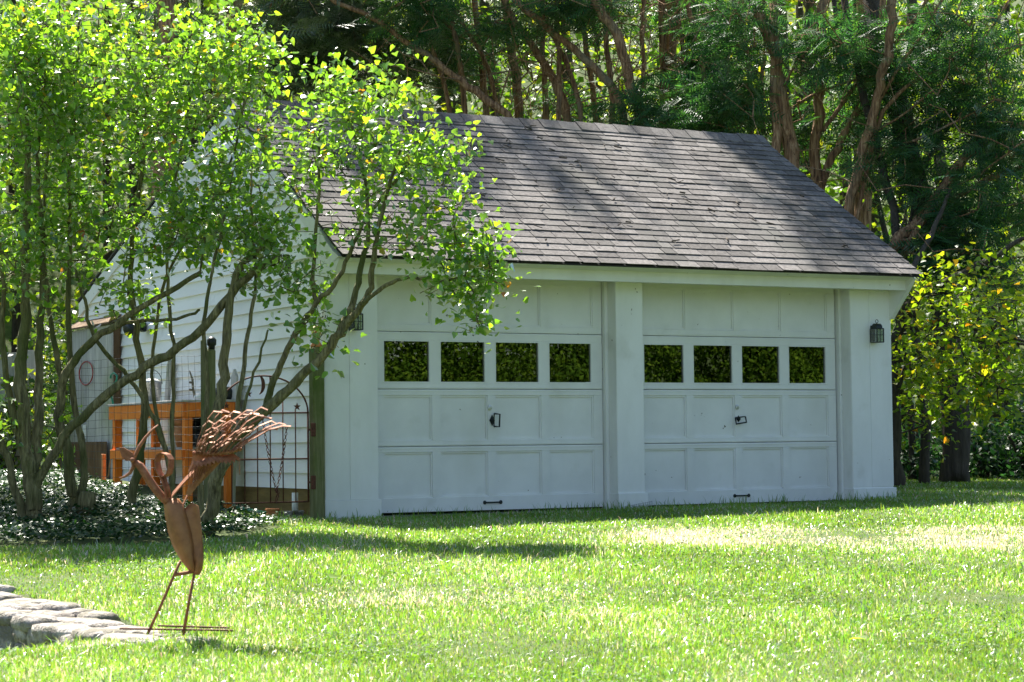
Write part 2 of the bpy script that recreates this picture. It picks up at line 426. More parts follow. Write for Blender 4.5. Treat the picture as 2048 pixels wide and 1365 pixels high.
# pillars between the doors
for (x0, x1) in ((XL, -.097), (2.428, 2.735), (5.236, XR)):
    z0 = -.10 if x0 < 0 else -.06
    pl = MB().box(x0, x1, YF, .06, z0, 2.30, .006).build('pillar', M['paint'], garage)
    MB().box(x0 - (.006 if x0 > 0 else .008), x1 + .02, YF - .022, .02, z0 - .1, .135 if x0 < 5 else .125, .004).build('plinth', M['paint'], pl)
    if x0 != 2.428:      # facing boards with open seams
        for (a, b) in ((.0, .46), (.46, 1.0)):
            MB().box(x0 + a * (x1 - x0) + .003, x0 + b * (x1 - x0) - .002, YF - .006, YF + .002, .138, 2.16, .002).build('facing_board', M['paint'], pl)
# door openings: jamb strips, header
for (x0, x1) in ((2.392, 2.428), (5.206, 5.236), (-.097, -.06)):
    MB().box(x0 + .001, x1 - .001, -.05, .05, -.05, 2.22).build('jamb', M['paint'], garage)
MB().box(-.096, 5.235, -.06, .05, 2.205, 2.42).build('header', M['paint'], garage)
MB().box(-.09, 2.42, -.12, .07, -.16, -.022).build('sill', M['concrete'], garage)
MB().box(2.74, 5.23, -.12, .07, -.16, -.022).build('sill', M['concrete'], garage)

# garage doors
PITCH = .58
SEC = [0.0, .607, 1.137, 1.669, 2.20]
def make_door(xo):
    d = MB()
    x0, x1 = xo - .075, xo + 2.385
    rows = [(.135, .553, .498), (.661, 1.079, .498), (1.194, 1.591, .482), (1.735, 2.135, .498)]
    for i, (a, b, w) in enumerate(rows):
        s0, s1 = SEC[i] + .0025, SEC[i + 1] - .0025
        cs = [xo + PITCH * (j + .5) + (.008 if i != 2 else 0) for j in range(4)]
        d.box(x0, x1, 0, .045, s0, a, .003)          # bottom rail
        d.box(x0, x1, 0, .045, b, s1, .003)          # top rail
        edges = [x0] + [e for c in cs for e in (c - w / 2, c + w / 2)] + [x1]
        for j in range(0, 10, 2):
            d.box(edges[j], edges[j + 1], .0006, .044, a - .001, b + .001)
    # thin beads that run along the section joints
    for z in (.590, .624, 1.120, 1.154, 1.652, 1.690):
        d.box(x0 + .002, x1 - .002, -.004, .003, z - .005, z + .005)
    door = d.build('garage_door', M['door_paint'], garage)
    for i, (a, b, w) in enumerate(rows):
        for j in range(4):
            c = xo + PITCH * (j + .5) + (.008 if i != 2 else 0)
            if i == 2:
                MB().box(c - w / 2 + .001, c + w / 2 - .001, .018, .022, a - .001, b + .001).build('window_pane', M['glass'], door)
                f = MB()
                f.box(c - w / 2, c + w / 2, -.003, .016, a, a + .012).box(c - w / 2, c + w / 2, -.003, .016, b - .012, b)
                f.box(c - w / 2, c - w / 2 + .011, -.003, .016, a + .012, b - .012).box(c + w / 2 - .011, c + w / 2, -.003, .016, a + .012, b - .012)
                f.build('window_bead', M['door_paint'], door)
            else:
                MB().box(c - w / 2 - .004, c + w / 2 + .004, .024, .034, a - .004, b + .004).build('panel', M['door_paint'], door)
                f = MB(); e = .014
                f.box(c - w / 2, c + w / 2, .010, .025, a, a + e, 0).box(c - w / 2, c + w / 2, .010, .025, b - e, b)
                f.box(c - w / 2, c - w / 2 + e, .010, .025, a + e, b - e).box(c + w / 2 - e, c + w / 2, .010, .025, a + e, b - e)
                f.build('panel_moulding', M['door_paint'], door)
    return door
def ring_lathe(mb, c, r0, r1, d):      # flat disc facing -y
    n = 14; V = []
    for (r, y) in ((r0, 0), (r0, -d), (r1, -d * 1.2)):
        for q in range(n):
            a = 2 * math.pi * q / n; V.append((c[0] + r * math.cos(a), c[1] + y, c[2] + r * 1.15 * math.sin(a)))
    F = [(i * n + q, i * n + (q + 1) % n, (i + 1) * n + (q + 1) % n, (i + 1) * n + q) for i in range(2) for q in range(n)] + [tuple(range(2 * n, 3 * n))]
    return mb.add(V, F)
for n_, xo in enumerate((0.0, 2.8056)):
    door = make_door(xo)
    door['label'] = ('garage door nearer the lilac, its pull handle hanging sideways' if n_ == 0 else 'garage door nearer the woods, its pull handle hanging level')
    cx = xo + 2 * PITCH
    ring_lathe(MB(), (cx - .012, 0.0, .963), .021, .012, .012).build('lock', M['galv'], door)
    hb = MB(); hz = .845
    hx = cx + .012 if n_ == 0 else cx + .004
    # diamond rose with a swinging stirrup
    hb.add([(hx - .03, -.006, hz), (hx, -.006, hz - .055 if n_ == 0 else hz - .035), (hx + .03, -.006, hz), (hx, -.006, hz + .055 if n_ == 0 else hz + .035), (hx, -.035, hz), (hx, .001, hz)],
           [(0, 1, 4), (1, 2, 4), (2, 3, 4), (3, 0, 4), (1, 0, 5), (2, 1, 5), (3, 2, 5), (0, 3, 5)])
    if n_ == 0: P = [(hx + .0, -.04, hz - .058), (hx + .055, -.045, hz - .062), (hx + .062, -.045, hz + .056), (hx + .004, -.04, hz + .062)]
    else: P = [(hx - .062, -.04, hz + .012), (hx - .055, -.045, hz - .052), (hx + .068, -.045, hz - .036), (hx + .060, -.04, hz + .022)]
    hb.tube(P, .0085, 6); hb.tube([P[0], P[3]], .006, 6)
    hb.build('pull_handle', M['iron'], door)
    lb = MB(); lx = cx + (.01 if n_ == 0 else .03); lz = .075
    lb.tube([(lx - .085, -.004, lz), (lx - .07, -.03, lz), (lx + .07, -.03, lz), (lx + .085, -.004, lz)], .008, 6)
    for e in (-.085, .085): ring_lathe(lb, (lx + e, .001, lz), .016, .010, .010)
    lb.build('lift_handle', M['iron'], door)
    MB().box(xo + 3.5 * PITCH + .175, xo + 3.5 * PITCH + .230, .0135, .0165, 1.196, 1.209).build('pane_sticker', M['white_metal'], door)

# eave: fascia boards, soffit, boxed returns
MB().box(XL - .02, XR + .0, -.48, -.455, 2.150, 2.252).build('fascia_board', M['paint'], garage)
v = MB(); v.prism([(XL - .03, -.482, 2.250), (XL - .03, -.50, 2.250), (XL - .03, -.60, 2.330 - .045), (XL - .03, -.45, 2.40 - .045)], (XR - XL + .05, 0, 0))
v.build('crown_board', M['paint'], garage)
MB().box(XL + .02, XR - .04, -.456, YF + .01, 2.168, 2.185).build('soffit', M['paint'], garage)
for xs in (XL - .024, XR - .022):
    MB().prism([(xs, YF - .001, 1.87), (xs, YF - .03, 1.865), (xs, -.50, 2.149), (xs, -.60, 2.262), (xs, -.3, 2.45), (xs, YF + .20, 2.72), (xs, YF + .20, 2.25), (xs, YF - .001, 1.98)], (.046, 0, 0)).build('eave_return', M['paint'], garage)
    rk = MB()
    for (ya, yb) in ((-.18, RY), (RY, 7.22)):
        za, zb2 = roof_z(ya), roof_z(yb)
        xk = xs - .004 if ya < 0 else xs - .0035
        rk.prism([(xk, ya, za - .05), (xk, yb, zb2 - .05), (xk, yb, zb2 - .21), (xk, ya, za - .21)], (.054 if ya < 0 else .053, 0, 0))
    rk.build('rake_board', M['paint'], garage)

# roof deck and shingles
X0, X1 = -.655, 5.785
dk = MB()
sn = math.hypot(1, rs)
def slab(ya, za, yb, zb_, t, x0=X0, x1=X1):
    dk.prism([(x0 + .01, ya, za - t), (x0 + .01, yb, zb_ - t), (x0 + .01, yb, zb_ - t - .014), (x0 + .01, ya, za - t - .014)], (x1 - x0 - .02, 0, 0))
slab(EY + .02, EZ + .02 * rs, RY, RZ, .018); slab(RY, RZ, 7.25, 2.40, .012)
roof = dk.build('roof', M['felt'], garage)
roof['label'] = 'grey-brown asphalt shingle roof dappled with sun'
LS = math.hypot(RY - EY, RZ - EZ)
ncourse = 26
ex = LS / ncourse
u = np.array([0, (RY - EY) / LS, (RZ - EZ) / LS]); nrm = np.array([0, -u[2], u[1]])
O = np.array([0, EY, EZ])
sh = []
for c in range(ncourse):
    x = X0 - rng.uniform(0, .25); first = True
    drift = rng.normal(0, .003)
    while x < X1:
        w = rng.choice([.14, .19, .24, .29, .34], p=[.12, .2, .28, .25, .15])
        a, b = max(x, X0 + rng.uniform(-.006, .004)), min(x + w - .008, X1 + rng.uniform(-.004, .006))
        if b - a > .02: sh.append((c, a, b, rng.uniform(0, .002) + (.003 if rng.random() < .4 else 0), drift + rng.normal(0, .0025)))
        x += w
def sh_verts(c, a, b, lift, dj):
    s0 = c * ex + dj + .006 * math.sin(a * 1.3 + c) - (.012 + .010 * math.sin(a * 2.1) + .006 * math.sin(a * 7.3) if c == 0 else 0); s1 = min((c + 1) * ex + .07, LS - .002)
    t = .006
    V = []
    for (s, h) in ((s0, .006 + lift), (s1, -.004)):
        for xx in (a, b):
            V.append(O + u * s + nrm * (h + t * .0) + np.array([xx, 0, 0]))
    top = [v + nrm * (t if i < 2 else .004) for i, v in enumerate(V)]
    return V + top
SF = [(0, 2, 3, 1), (4, 5, 7, 6), (0, 1, 5, 4), (2, 6, 7, 3), (0, 4, 6, 2), (1, 3, 7, 5)]
cents = np.array([np.mean(sh_verts(*s), 0) for s in sh])
px, py, pz = project(cents)
size = np.array([s[2] - s[1] for s in sh]) / pz
hidden = (px < 900) & (py < 760)
order = np.argsort(-(size - hidden * 1.0))
single = set(order[:300].tolist())
rest = MB()
for i, s in enumerate(sh):
    if i in single: MB().add(sh_verts(*s), SF).build('shingle', M['shingle'], roof)
    else: rest.add(sh_verts(*s), SF)
tag(rest.build('shingle_courses', M['shingle_i'], roof), kind='stuff')
rb = MB()
for c in range(34):
    s0 = c * .155; y0, y1 = 7.27 - s0 * math.cos(math.atan(rr)), 7.27 - (s0 + .2) * math.cos(math.atan(rr))
    if y1 < RY: break
    rb.box(0, 1, 0, 1, 0, 1) if False else rb.prism([(X0, y0, roof_z(y0) + .012), (X0, y1, roof_z(y1) - .002), (X0, y1, roof_z(y1) - .012), (X0, y0, roof_z(y0) - .004)], (X1 - X0, 0, 0))
tag(rb.build('rear_shingle_courses', M['shingle_i'], roof), kind='stuff')
x = X0 - .01
while x < X1:
    w = .235; b = MB(); tt = .012; lift = rng.uniform(.012, .02)
    a_, b_ = x, min(x + w + .05, X1 + .01)
    P = [np.array([0, RY - .16, RZ - .16 * rs + lift]), np.array([0, RY - .02, RZ + lift + .006]), np.array([0, RY + .02, RZ + lift + .006]), np.array([0, RY + .16, RZ - .16 * rr + lift])]
    V = []
    for q in P: V += [q + [a_, 0, 0], q + [b_, 0, -.010], q + [a_, 0, tt], q + [b_, 0, tt - .010]]
    F_ = []
    for j in range(3):
        o0, o1 = j * 4, j * 4 + 4
        F_ += [(o0 + 2, o0 + 3, o1 + 3, o1 + 2), (o0, o1, o1 + 1, o0 + 1), (o0, o0 + 2, o1 + 2, o1), (o0 + 1, o1 + 1, o1 + 3, o0 + 3)]
    F_ += [(0, 1, 3, 2), (12, 14, 15, 13)]
    b.add(V, F_); b.build('ridge_cap', M['shingle'], roof)
    x += w
# twigs and cones fallen on the roof
lit = MB()
for i in range(70):
    s_ = rng.uniform(.3, LS - .1); xx = rng.uniform(1.0, 5.5)
    p = O + u * s_ + nrm * .032 + np.array([xx, 0, 0]); a = rng.uniform(0, 6.28); l = rng.uniform(.015, .05)
    q = np.array([math.cos(a) * l, 0, 0]) + u * math.sin(a) * l
    lit.tube([p - q, p + q + nrm * .004], rng.uniform(.004, .010), 5)
tag(lit.build('fallen_twigs', M['dark_bark']), 'small dark twigs and cones scattered on the shingle roof', 'twigs', kind='stuff')

# ------------------------------------------------------------------ wall lanterns
def lantern(c, label):
    e = tag(empty('wall_lantern', c), label, 'lantern', 'black carriage lanterns on the garage front')
    x, y, z = c
    w, dp, h = .047, .115, .140
    b = MB(); b.box(x - .03, x + .03, y - .012, y, z + .01, z + .17, .003); b.build('back_plate', M['iron'], e)
    y0, y1 = y - .02 - dp, y - .02
    f = MB(); t = .009
    f.box(x - w, x + w, y0, y1, z - t, z, .002)
    f.box(x - w, x + w, y0, y1, z + h - t, z + h, .002)
    for sx in (-1, 1):
        for yy in (y0, y1 - t):
            f.box(x + sx * w - (t if sx > 0 else 0), x + sx * w + (0 if sx > 0 else t), yy, yy + t, z, z + h - t)
    f.box(x - .012, x + .012, y1, y - .01, z + .02, z + .05)
    f.build('frame', M['iron'], e)
    mm = MB(); g = .0025
    mm.box(x - g, x + g, y0 + .001, y0 + .006, z, z + h).box(x - w, x + w, y0 + .002, y0 + .005, z + h / 2 - g, z + h / 2 + g)
    for sx in (-1, 1):
        xx = x + sx * (w - .004)
        mm.box(xx - .002, xx + .002, (y0 + y1) / 2 - g, (y0 + y1) / 2 + g, z, z + h).box(xx - .0022, xx + .0022, y0, y1, z + h / 2 - g, z + h / 2 + g)
    mm.build('glazing_bar', M['iron'], e)
    for (a, b2, c2, d2) in ((x - w + .004, x + w - .004, y0 + .007, y0 + .009), (x - w + .001, x - w + .003, y0 + .01, y1 - .01), (x + w - .003, x + w - .001, y0 + .01, y1 - .01)):
        MB().box(a, b2, c2, d2, z + .001, z + h - .010).build('pane', M['lamp_glass'], e)
    hd = MB(); n = 9; hw = w * .76
    arc = [(hw * math.cos(math.pi * q / n), .048 * math.sin(math.pi * q / n)) for q in range(n + 1)]
    # barrel hood, its axis across the wall
    hd.prism([(x - hw, y0 + .012 + (dp - .024) / 2 + a_ * (dp - .024) / 2 / hw, z + h + .001 + b_) for a_, b_ in arc], (2 * hw, 0, 0))
    hd.build('hood', M['iron'], e)
    rg = MB(); cy = (y0 + y1) / 2; cz = z + h + .050 + .022
    rg.tube([(x, cy, z + h + .045), (x, cy, z + h + .055)], .005, 6)
    rg.tube([(x + .017 * math.cos(q * math.pi / 8), cy, cz + .017 * math.sin(q * math.pi / 8)) for q in range(17)], .0035, 5, caps=False)
    rg.build('hanging_ring', M['iron'], e)
    MB().lathe((x, cy, z), [(.009, 0), (.009, .04), (.018, .055), (.018, .085), (.006, .105)], 8).build('bulb', M['white_metal'], e)
m_, nt_, out_ = mat('lantern_glass')
tr_ = N(nt_, 'BsdfTransparent'); tr_.inputs[0].default_value = (.85, .88, .84, 1); gl_ = N(nt_, 'BsdfGlossy', i_Roughness=.08)
ms_ = N(nt_, 'MixShader'); ms_.inputs[0].default_value = .12
nt_.links.new(tr_.outputs[0], ms_.inputs[1]); nt_.links.new(gl_.outputs[0], ms_.inputs[2]); nt_.links.new(ms_.outputs[0], out_.inputs[0]); M['lamp_glass'] = m_
for (pxy, lab) in (((1757, 684), 'black carriage lantern with hanging ring on the garage corner by the woods'), ((714, 659), 'black carriage lantern half hidden behind the leaning lilac limb')):
    p = on_y(pxy[0], pxy[1], YF - .10)
    lantern((p[0], YF - .001, p[2]), lab)

# chicken wire scrap at the middle pillar's foot
cw = MB()
a0 = on_y(1236, 1020, YF - .045); 
for i in range(15):
    xx = 2.43 + i * .025; cw.box(xx - .001, xx + .001, YF - .047, YF - .045, -.06, .005 + .05 * i / 14)
for j in range(5): cw.tube([(2.43, YF - .046, -.05 + j * .013), (2.43 + .35, YF - .046, -.045 + j * .0235)], .001, 4)
tag(cw.build('chicken_wire', M['wire']), 'scrap of fine wire mesh at the foot of the middle pillar', 'wire mesh')
# ------------------------------------------------------------------ gate, posts, fence
GY0 = -.28
def G(px, py, y=GY0): return on_y(px, py, y)
p0 = G(635, 1030)
post = tag(empty('gate_post', (p0[0], GY0, -.05)), 'mossy square timber gate post at the garage corner', 'post')
MB().box(p0[0] - .055, p0[0] + .055, GY0 - .055, GY0 + .055, -.2, 1.50, .012).build('timber', M['post'], post)
MB().lathe((p0[0], GY0, 1.50), [(.05, 0), (.055, .012), (.03, .05), (.026, .09), (.04, .115), (.05, .16), (.03, .19)], 10).build('finial', M['terracotta'], post)
p2 = G(420, 960, -.25)
post2 = tag(empty('fence_post', (p2[0], -.25, -.05)), 'greenish timber fence post beside the potting bench', 'post')
MB().box(p2[0] - .045, p2[0] + .045, -.29, -.20, -.2, 1.47, .012).build('timber', M['post'], post2)
MB().box(p2[0] - .075, p2[0] - .048, -.31, -.23, .55, 1.55, .004).build('batten', M['post'], post2)
MB().lathe((p2[0] + .02, -.25, 1.47), [(.03, 0), (.03, .03), (.042, .04), (.043, .085), (.02, .11)], 10).build('cap', M['black_plastic'], post2)

gate = tag(empty('garden_gate', tuple(G(540, 1004))), 'rusty arched iron garden gate with moon and stars', 'gate')
xr, xl = G(617, 1000)[0], G(438, 1000)[0]
zb_, zm, zt = G(600, 1004)[2], G(600, 918)[2], G(600, 826)[2]
top = G(520, 752)[2]
def bar(P, r, name='bar', n=6): return MB().tube(P, r, n).build(name, M['rust2'], gate)
for z in (zb_, zm, zt): bar([(xl, GY0, z), (xr, GY0, z)], .007, 'rail')
bar([(xr, GY0, zb_), (xr, GY0, zt)], .009, 'stile'); bar([(xl, GY0, zb_), (xl, GY0, zt)], .009, 'stile')
nb = 7
for i in range(1, nb):
    x = xl + (xr - xl) * i / nb
    t_ = (x - (xl + xr) / 2) / ((xr - xl) / 2)
    zt_ = zt + (top - zt) * math.sqrt(max(0, 1 - t_ * t_))
    zz = zt_ if i in (4,) else (zt + .12 if i == 5 else zt + .005)
    if i == 6: zz = zt + .03
    bar([(x, GY0 + .001, zb_), (x, GY0 + .001, zz)], .0055)
cxg = (xl + xr) / 2
bar([(cxg + (xr - xl) / 2 * math.cos(a), GY0, zt + (top - zt) * math.sin(a)) for a in np.linspace(0, math.pi, 25)], .008, 'arch')
def star(c, r, name='star'):
    poly = [(c[0] + (r if q % 2 == 0 else r * .42) * math.sin(q * math.pi / 5), c[1], c[2] + (r if q % 2 == 0 else r * .42) * math.cos(q * math.pi / 5)) for q in range(10)]
    MB().prism(poly, (0, .006, 0)).build(name, M['rust2'], gate)
s1 = G(594, 814); star((s1[0], GY0 - .005, s1[2]), .036)
s2 = G(497, 788); star((s2[0], GY0 - .005, s2[2]), .034)
s3 = G(453, 812); star((s3[0], GY0 - .005, s3[2]), .030)
mc = G(521, 770)
mo = []
for a in np.linspace(R(80), R(-80), 13): mo.append((mc[0] + .068 * math.cos(a) - .025, GY0 - .004, mc[2] + .088 * math.sin(a)))
for a in np.linspace(R(-75), R(75), 11): mo.append((mc[0] + .030 * math.cos(a) - .02, GY0 - .004, mc[2] + .082 * math.sin(a)))
MB().prism(mo, (0, .006, 0)).build('crescent_moon', M['rust2'], gate)
for py in (860, 965):
    h = G(623, py); MB().box(h[0] - .03, h[0] + .012, GY0 - .075, GY0 - .05, h[2] - .06, h[2] + .06, .004).build('hinge', M['rust2'], gate)
    MB().tube([(xr, GY0, h[2]), (h[0], GY0 - .06, h[2])], .01, 6).build('hinge_pin', M['rust2'], gate)
    
ch = tag(empty('chain', tuple(G(553, 1000, GY0 - .03))), 'rusty chain looped in a V on the garden gate', 'chain')
low = G(553, 985, GY0 - .03)
for (a, nl) in ((G(524, 833, GY0 - .03), 24), (G(574, 852, GY0 - .03), 21)):
    st = MB()
    for i in range(nl):
        t0, t1 = i / nl, (i + 1.25) / nl
        A = a + (low - a) * t0; B = a + (low - a) * min(t1, 1.02)
        A = A + np.array([.014 * math.sin(math.pi * t0) * (1 if a[0] < low[0] else -1) * -1, 0, -.0]); 
        m = (A + B) / 2; d = (B - A) / np.linalg.norm(B - A); L_ = np.linalg.norm(B - A) / 2
        sd = np.array([0, 1., 0]) if i % 2 else np.cross(d, (0, 1., 0)); sd = sd / np.linalg.norm(sd)
        st.tube([m + d * L_ * math.cos(q) + sd * .0095 * math.sin(q) for q in np.linspace(0, 2 * math.pi, 9)], .003, 4, caps=False)
    st.build('chain_strand', M['rust2'], ch)
kn = MB()
for i in range(9):
    c_ = low + np.array([rng.normal(0, .008), rng.normal(0, .006), -.012 * i + .02]); a = rng.uniform(0, 3)
    kn.tube([c_ + .014 * np.array([math.cos(q) * math.cos(a), math.cos(q) * math.sin(a), math.sin(q)]) for q in np.linspace(0, 2 * math.pi, 8)], .003, 4, caps=False)
kn.build('tangled_end', M['rust2'], ch)

# wire fence behind the lilac trunks
fn = tag(empty('wire_fence', tuple(on_y(280, 950, .4))), 'square-mesh wire fence in front of the potting bench', 'fence')
def fy(px): return -.25 + 1.45 * (405 - px) / 255
wf = MB()
cols = np.linspace(96, 404, 24)
tops = [on_y(px_, 709 - (px_ - 250) * .02, fy(px_)) for px_ in cols]
zt0 = 1.42
for px_ in cols:
    P = []
    x_ = on_y(px_, 850, fy(px_))
    for z in np.linspace(zt0, .02, 7): P.append((x_[0] + .006 * math.sin(z * 7 + px_), x_[1], z))
    wf.tube(P, .0017, 4)
rows = np.concatenate([np.linspace(zt0, .6, 13), np.linspace(.53, .05, 7)])
for z in rows:
    P = []
    for px_ in cols:
        x_ = on_y(px_, 850, fy(px_)); P.append((x_[0], x_[1] - .003, z + .006 * math.sin(px_ * .06 + z * 9)))
    wf.tube(P, .0017, 4)
tag(wf.build('wire_mesh', M['wire'], fn), kind='stuff')

# ------------------------------------------------------------------ potting bench and what is on it
bx0, bx1, by0, by1, bt = -1.235, -.725, 1.774, 4.07, 1.08
bench = tag(empty('potting_bench', (-.98, 2.9, .2)), 'bright orange wooden potting bench against the clapboard wall', 'bench')
for i in range(5):
    xa = bx0 - .03 + i * (bx1 - bx0 + .04) / 5
    MB().box(xa, xa + .104, by0 - .04, by1 + .06, bt - .022, bt, .003).build('top_plank', M['grey_wood'], bench)
def leg(x, y): MB().box(x - .04, x + .04, y - .04, y + .04, float(gz(x, y)) - .05, bt - .023, .004).build('leg', M['orange'], bench)
for (x, y) in ((bx0 + .045, by0 + .045), (bx1 - .045, by0 + .045), (bx0 + .045, by1 - .06), (bx1 - .045, by1 - .06), (bx0 + .3, by1 - .062)): leg(x, y)
for (a, b, c, d) in ((bx0 - .02, bx0 + .004, by0 - .02, by1 + .03), (bx1 - .004, bx1 + .02, by0 - .02, by1 + .03)):
    MB().box(a, b, c, d, bt - .165, bt - .024, .003).build('apron', M['orange'], bench)
MB().box(bx0 + .005, bx1 - .005, by0 - .022, by0 + .003, bt - .165, bt - .024, .003).build('apron', M['orange'], bench)
MB().box(bx0 - .018, bx0 + .004, by0 + .02, by1, .50, .60, .003).build('shelf_rail', M['orange'], bench)
MB().box(bx0 + .008, bx1 - .008, by0 - .01, by0 + .004, .50, .60, .003).build('shelf_rail', M['orange'], bench)
for i in range(4): MB().box(bx0 + .02 + i * .122, bx0 + .135 + i * .122, by0 + .01, by1 - .02, .602, .622, .002).build('shelf_plank', M['grey_wood'], bench)
MB().box(bx1 + .01, bx1 + .035, by0 + .1, by0 + .9, bt + .001, bt + .12, .003).build('back_board', M['orange'], bench)

def pot(c, r0, r1, h, name, mt, label, cat, group=None, rim=True):
    prof = [(r0, 0), (r1 * .97, h * .8), (r1 * .97, h * .8)] + ([(r1 * 1.08, h * .8), (r1 * 1.1, h)] if rim else [(r1, h)]) + [(r1 * .9, h), (r1 * .86, h * .88), (.01, h * .86)]
    o = MB().lathe(c, prof, 16).build(name, mt)
    return tag(o, label, cat, group)
bk = empty('bucket', (-1.0, 2.95, bt)); tag(bk, 'galvanised bucket with a raised wire handle on the bench', 'bucket')
bp = on_x(303, 800, -1.0); by = bp[1]
MB().lathe((-1.0, by, bt + .001), [(.085, 0), (.09, .004), (.105, .21), (.112, .212), (.112, .225), (.10, .225), (.09, .02), (.01, .015)], 20).build('pail', M['galv'], bk)
MB().lathe((-1.0, by, bt + .2), [(.095, 0), (.10, .02), (.06, .05), (.02, .06)], 14).build('white_lid', M['white_metal'], bk)
MB().tube([(-1.0 + .112 * math.cos(a) * .88, by - .112 * math.cos(a) * .47, bt + .2 + .15 * math.sin(a)) for a in np.linspace(0, math.pi, 17)], .004, 5).build('handle', M['iron'], bk)
st = on_x(390, 797, -1.05)
MB_ = MB().tube([st + [0, 0, .0], st + [-.02, 0, .10], st + [-.025, .0, .18], st + [-.055, 0, .27]], [.014, .012, .012, .006], 6)
for q in (.08, .15): MB_.tube([st + [-.02, 0, q], st + [-.06, -.02, q + .005]], [.01, .012], 6)
tag(MB_.build('driftwood_stick', M['twig']), 'knobbly grey stick standing on the bench', 'stick')
tag(MB().lathe(st + [0.02, -.05, -.005], [(.05, 0), (.05, .02), (.03, .045), (.01, .05)], 10).build('white_dish', M['white_metal']), 'small white dish at the foot of the knobbly stick', 'dish')
bq = on_y(452, 792, by0 + .2)
def lump(c, r, sq, mt, name, seed, n=18):
    g = np.random.default_rng(seed); b = MB(); m_ = 9
    V = []
    for i in range(m_):
        th = math.pi * i / (m_ - 1)
        for q in range(n):
            ph = 2 * math.pi * q / n; k_ = 1 + .16 * math.sin(3 * ph + seed) * math.sin(2 * th) + g.normal(0, .05)
            V.append((c[0] + r * k_ * math.sin(th) * math.cos(ph), c[1] + r * k_ * math.sin(th) * math.sin(ph), c[2] + r * sq * (1 - math.cos(th)) * .5 * 2 * .5 * (2 if False else 1)))
    F_ = [(i * n + q, i * n + (q + 1) % n, (i + 1) * n + (q + 1) % n, (i + 1) * n + q) for i in range(m_ - 1) for q in range(n)]
    return b.add(V, F_, True).build(name, mt)
bb = MB(); cc = np.array([bq[0], bq[1], bt])
bb.lathe(cc, [(.10, 0), (.13, .03), (.135, .09), (.10, .12), (.05, .13)], 14)
tag(bb.build('black_bowl', M['black_plastic']), 'black plastic bowl at the gate end of the bench', 'bowl')
fp = pot((bq[0] + .18, bq[1] + .02, bt), .05, .07, .075, 'flower_pot', M['terracotta'], 'small terracotta pot on the bench beside the black bowl', 'flower pot')
# pots on the bench's lower shelf
pc = on_y(366, 905, by0 + .28); pot((pc[0], by0 + .30, .623), .055, .10, .27, 'flower_pot', M['terracotta'], 'tall terracotta pot on the bench shelf behind the near leg', 'flower pot')
pc2 = on_y(392, 905, by0 + .22); pot((pc2[0] + .05, by0 + .22, .623), .075, .095, .20, 'nursery_pot', M['black_plastic'], 'black ribbed nursery pot on the bench shelf', 'nursery pot')
pot((pc2[0] + .10, by0 + .5, .623), .085, .11, .29, 'nursery_pot', M['black_plastic'], 'taller black nursery pot at the back of the bench shelf', 'nursery pot')
pot((bx0 + .40, by0 + .30, .623), .06, .08, .17, 'nursery_pot', M['black_plastic'], 'black nursery pot under the gate end of the bench', 'nursery pot')

# things leaning on or fixed to the side wall
for (pxy, h, lab) in (((474, 790), .62, 'short grey picket leaning on the wall beside the gate arch'), ((340, 792), .48, 'short grey picket behind the bucket on the bench')):
    p = on_x(pxy[0], pxy[1], -.68)
    tag(MB().prism([(-.70, p[1] - .06, bt), (-.70, p[1] + .06, bt), (-.67, p[1] + .06, bt + h * .85), (-.67, p[1], bt + h), (-.67, p[1] - .06, bt + h * .85)] if h < .5 else
                   [(-.73, p[1] - .07, .05), (-.73, p[1] + .07, .05), (-.69, p[1] + .07, 1.30), (-.69, p[1], 1.38), (-.69, p[1] - .07, 1.30)], (-.025, 0, 0)).build('picket', M['grey_wood']), lab, 'picket')
wl = on_x(287, 655, -.66)
w_ = tag(empty('flood_lamp', (-.65, wl[1], wl[2])), 'dark flood lamp fixed high on the clapboard wall', 'lamp')
MB().box(-.68, -.640, wl[1] - .05, wl[1] + .05, wl[2] - .05, wl[2] + .05, .006).build('base', M['iron'], w_)
MB().tube([(-.68, wl[1], wl[2]), (-.74, wl[1] - .03, wl[2]), (-.86, wl[1] - .09, wl[2] - .03)], [.03, .06, .085], 12).build('shade', M['iron'], w_)

# weathered plank cupboard at the rear corner of the side wall
cup = tag(empty('plank_cupboard', (-.85, 6.4, .3)), 'tall weathered grey plank cupboard at the rear of the clapboard wall', 'cupboard')
ycs = [5.62 + .235 * i for i in range(8)]
for i in range(7):
    MB().box(-.745, -.722, ycs[i] + .002, ycs[i] + .232, .20, 2.02 + .0 * i, .002).build('plank', M['grey_wood'], cup)
MB().box(-.721, -.64, 5.62, 5.64, .20, 2.05).build('end_panel', M['brown_sheet'], cup)
MB().prism([(-.79, 5.58, 2.03), (-.64, 5.58, 2.12), (-.64, 5.58, 2.14), (-.79, 5.58, 2.05)], (0, 1.72, 0)).build('lid', M['brown_sheet'], cup)
fnc = tag(empty('board_fence', (-1.5, 7.5, .3)), 'pale grey board fence glimpsed behind the left lilac', 'fence')
for i in range(9): MB().box(-2.9 + i * .21, -2.70 + i * .21, 7.6, 7.63, .2, 1.75 + .03 * (i % 3), .003).build('board', M['grey_wood'], fnc)
cr = MB()
yy = np.linspace(5.66, 7.1, 60)
V = [(-.79 + .012 * math.sin(i * 1.6), y, z) for i, y in enumerate(yy) for z in (.2, .69)]
cr.add(V, [(2 * i, 2 * i + 2, 2 * i + 3, 2 * i + 1) for i in range(59)], True)
tag(cr.build('corrugated_sheet', M['brown_sheet']), 'rusty corrugated sheet leaning low on the plank cupboard', 'metal sheet')
rc = on_x(172, 747, -.77); rad = 22 * 25 / FPX
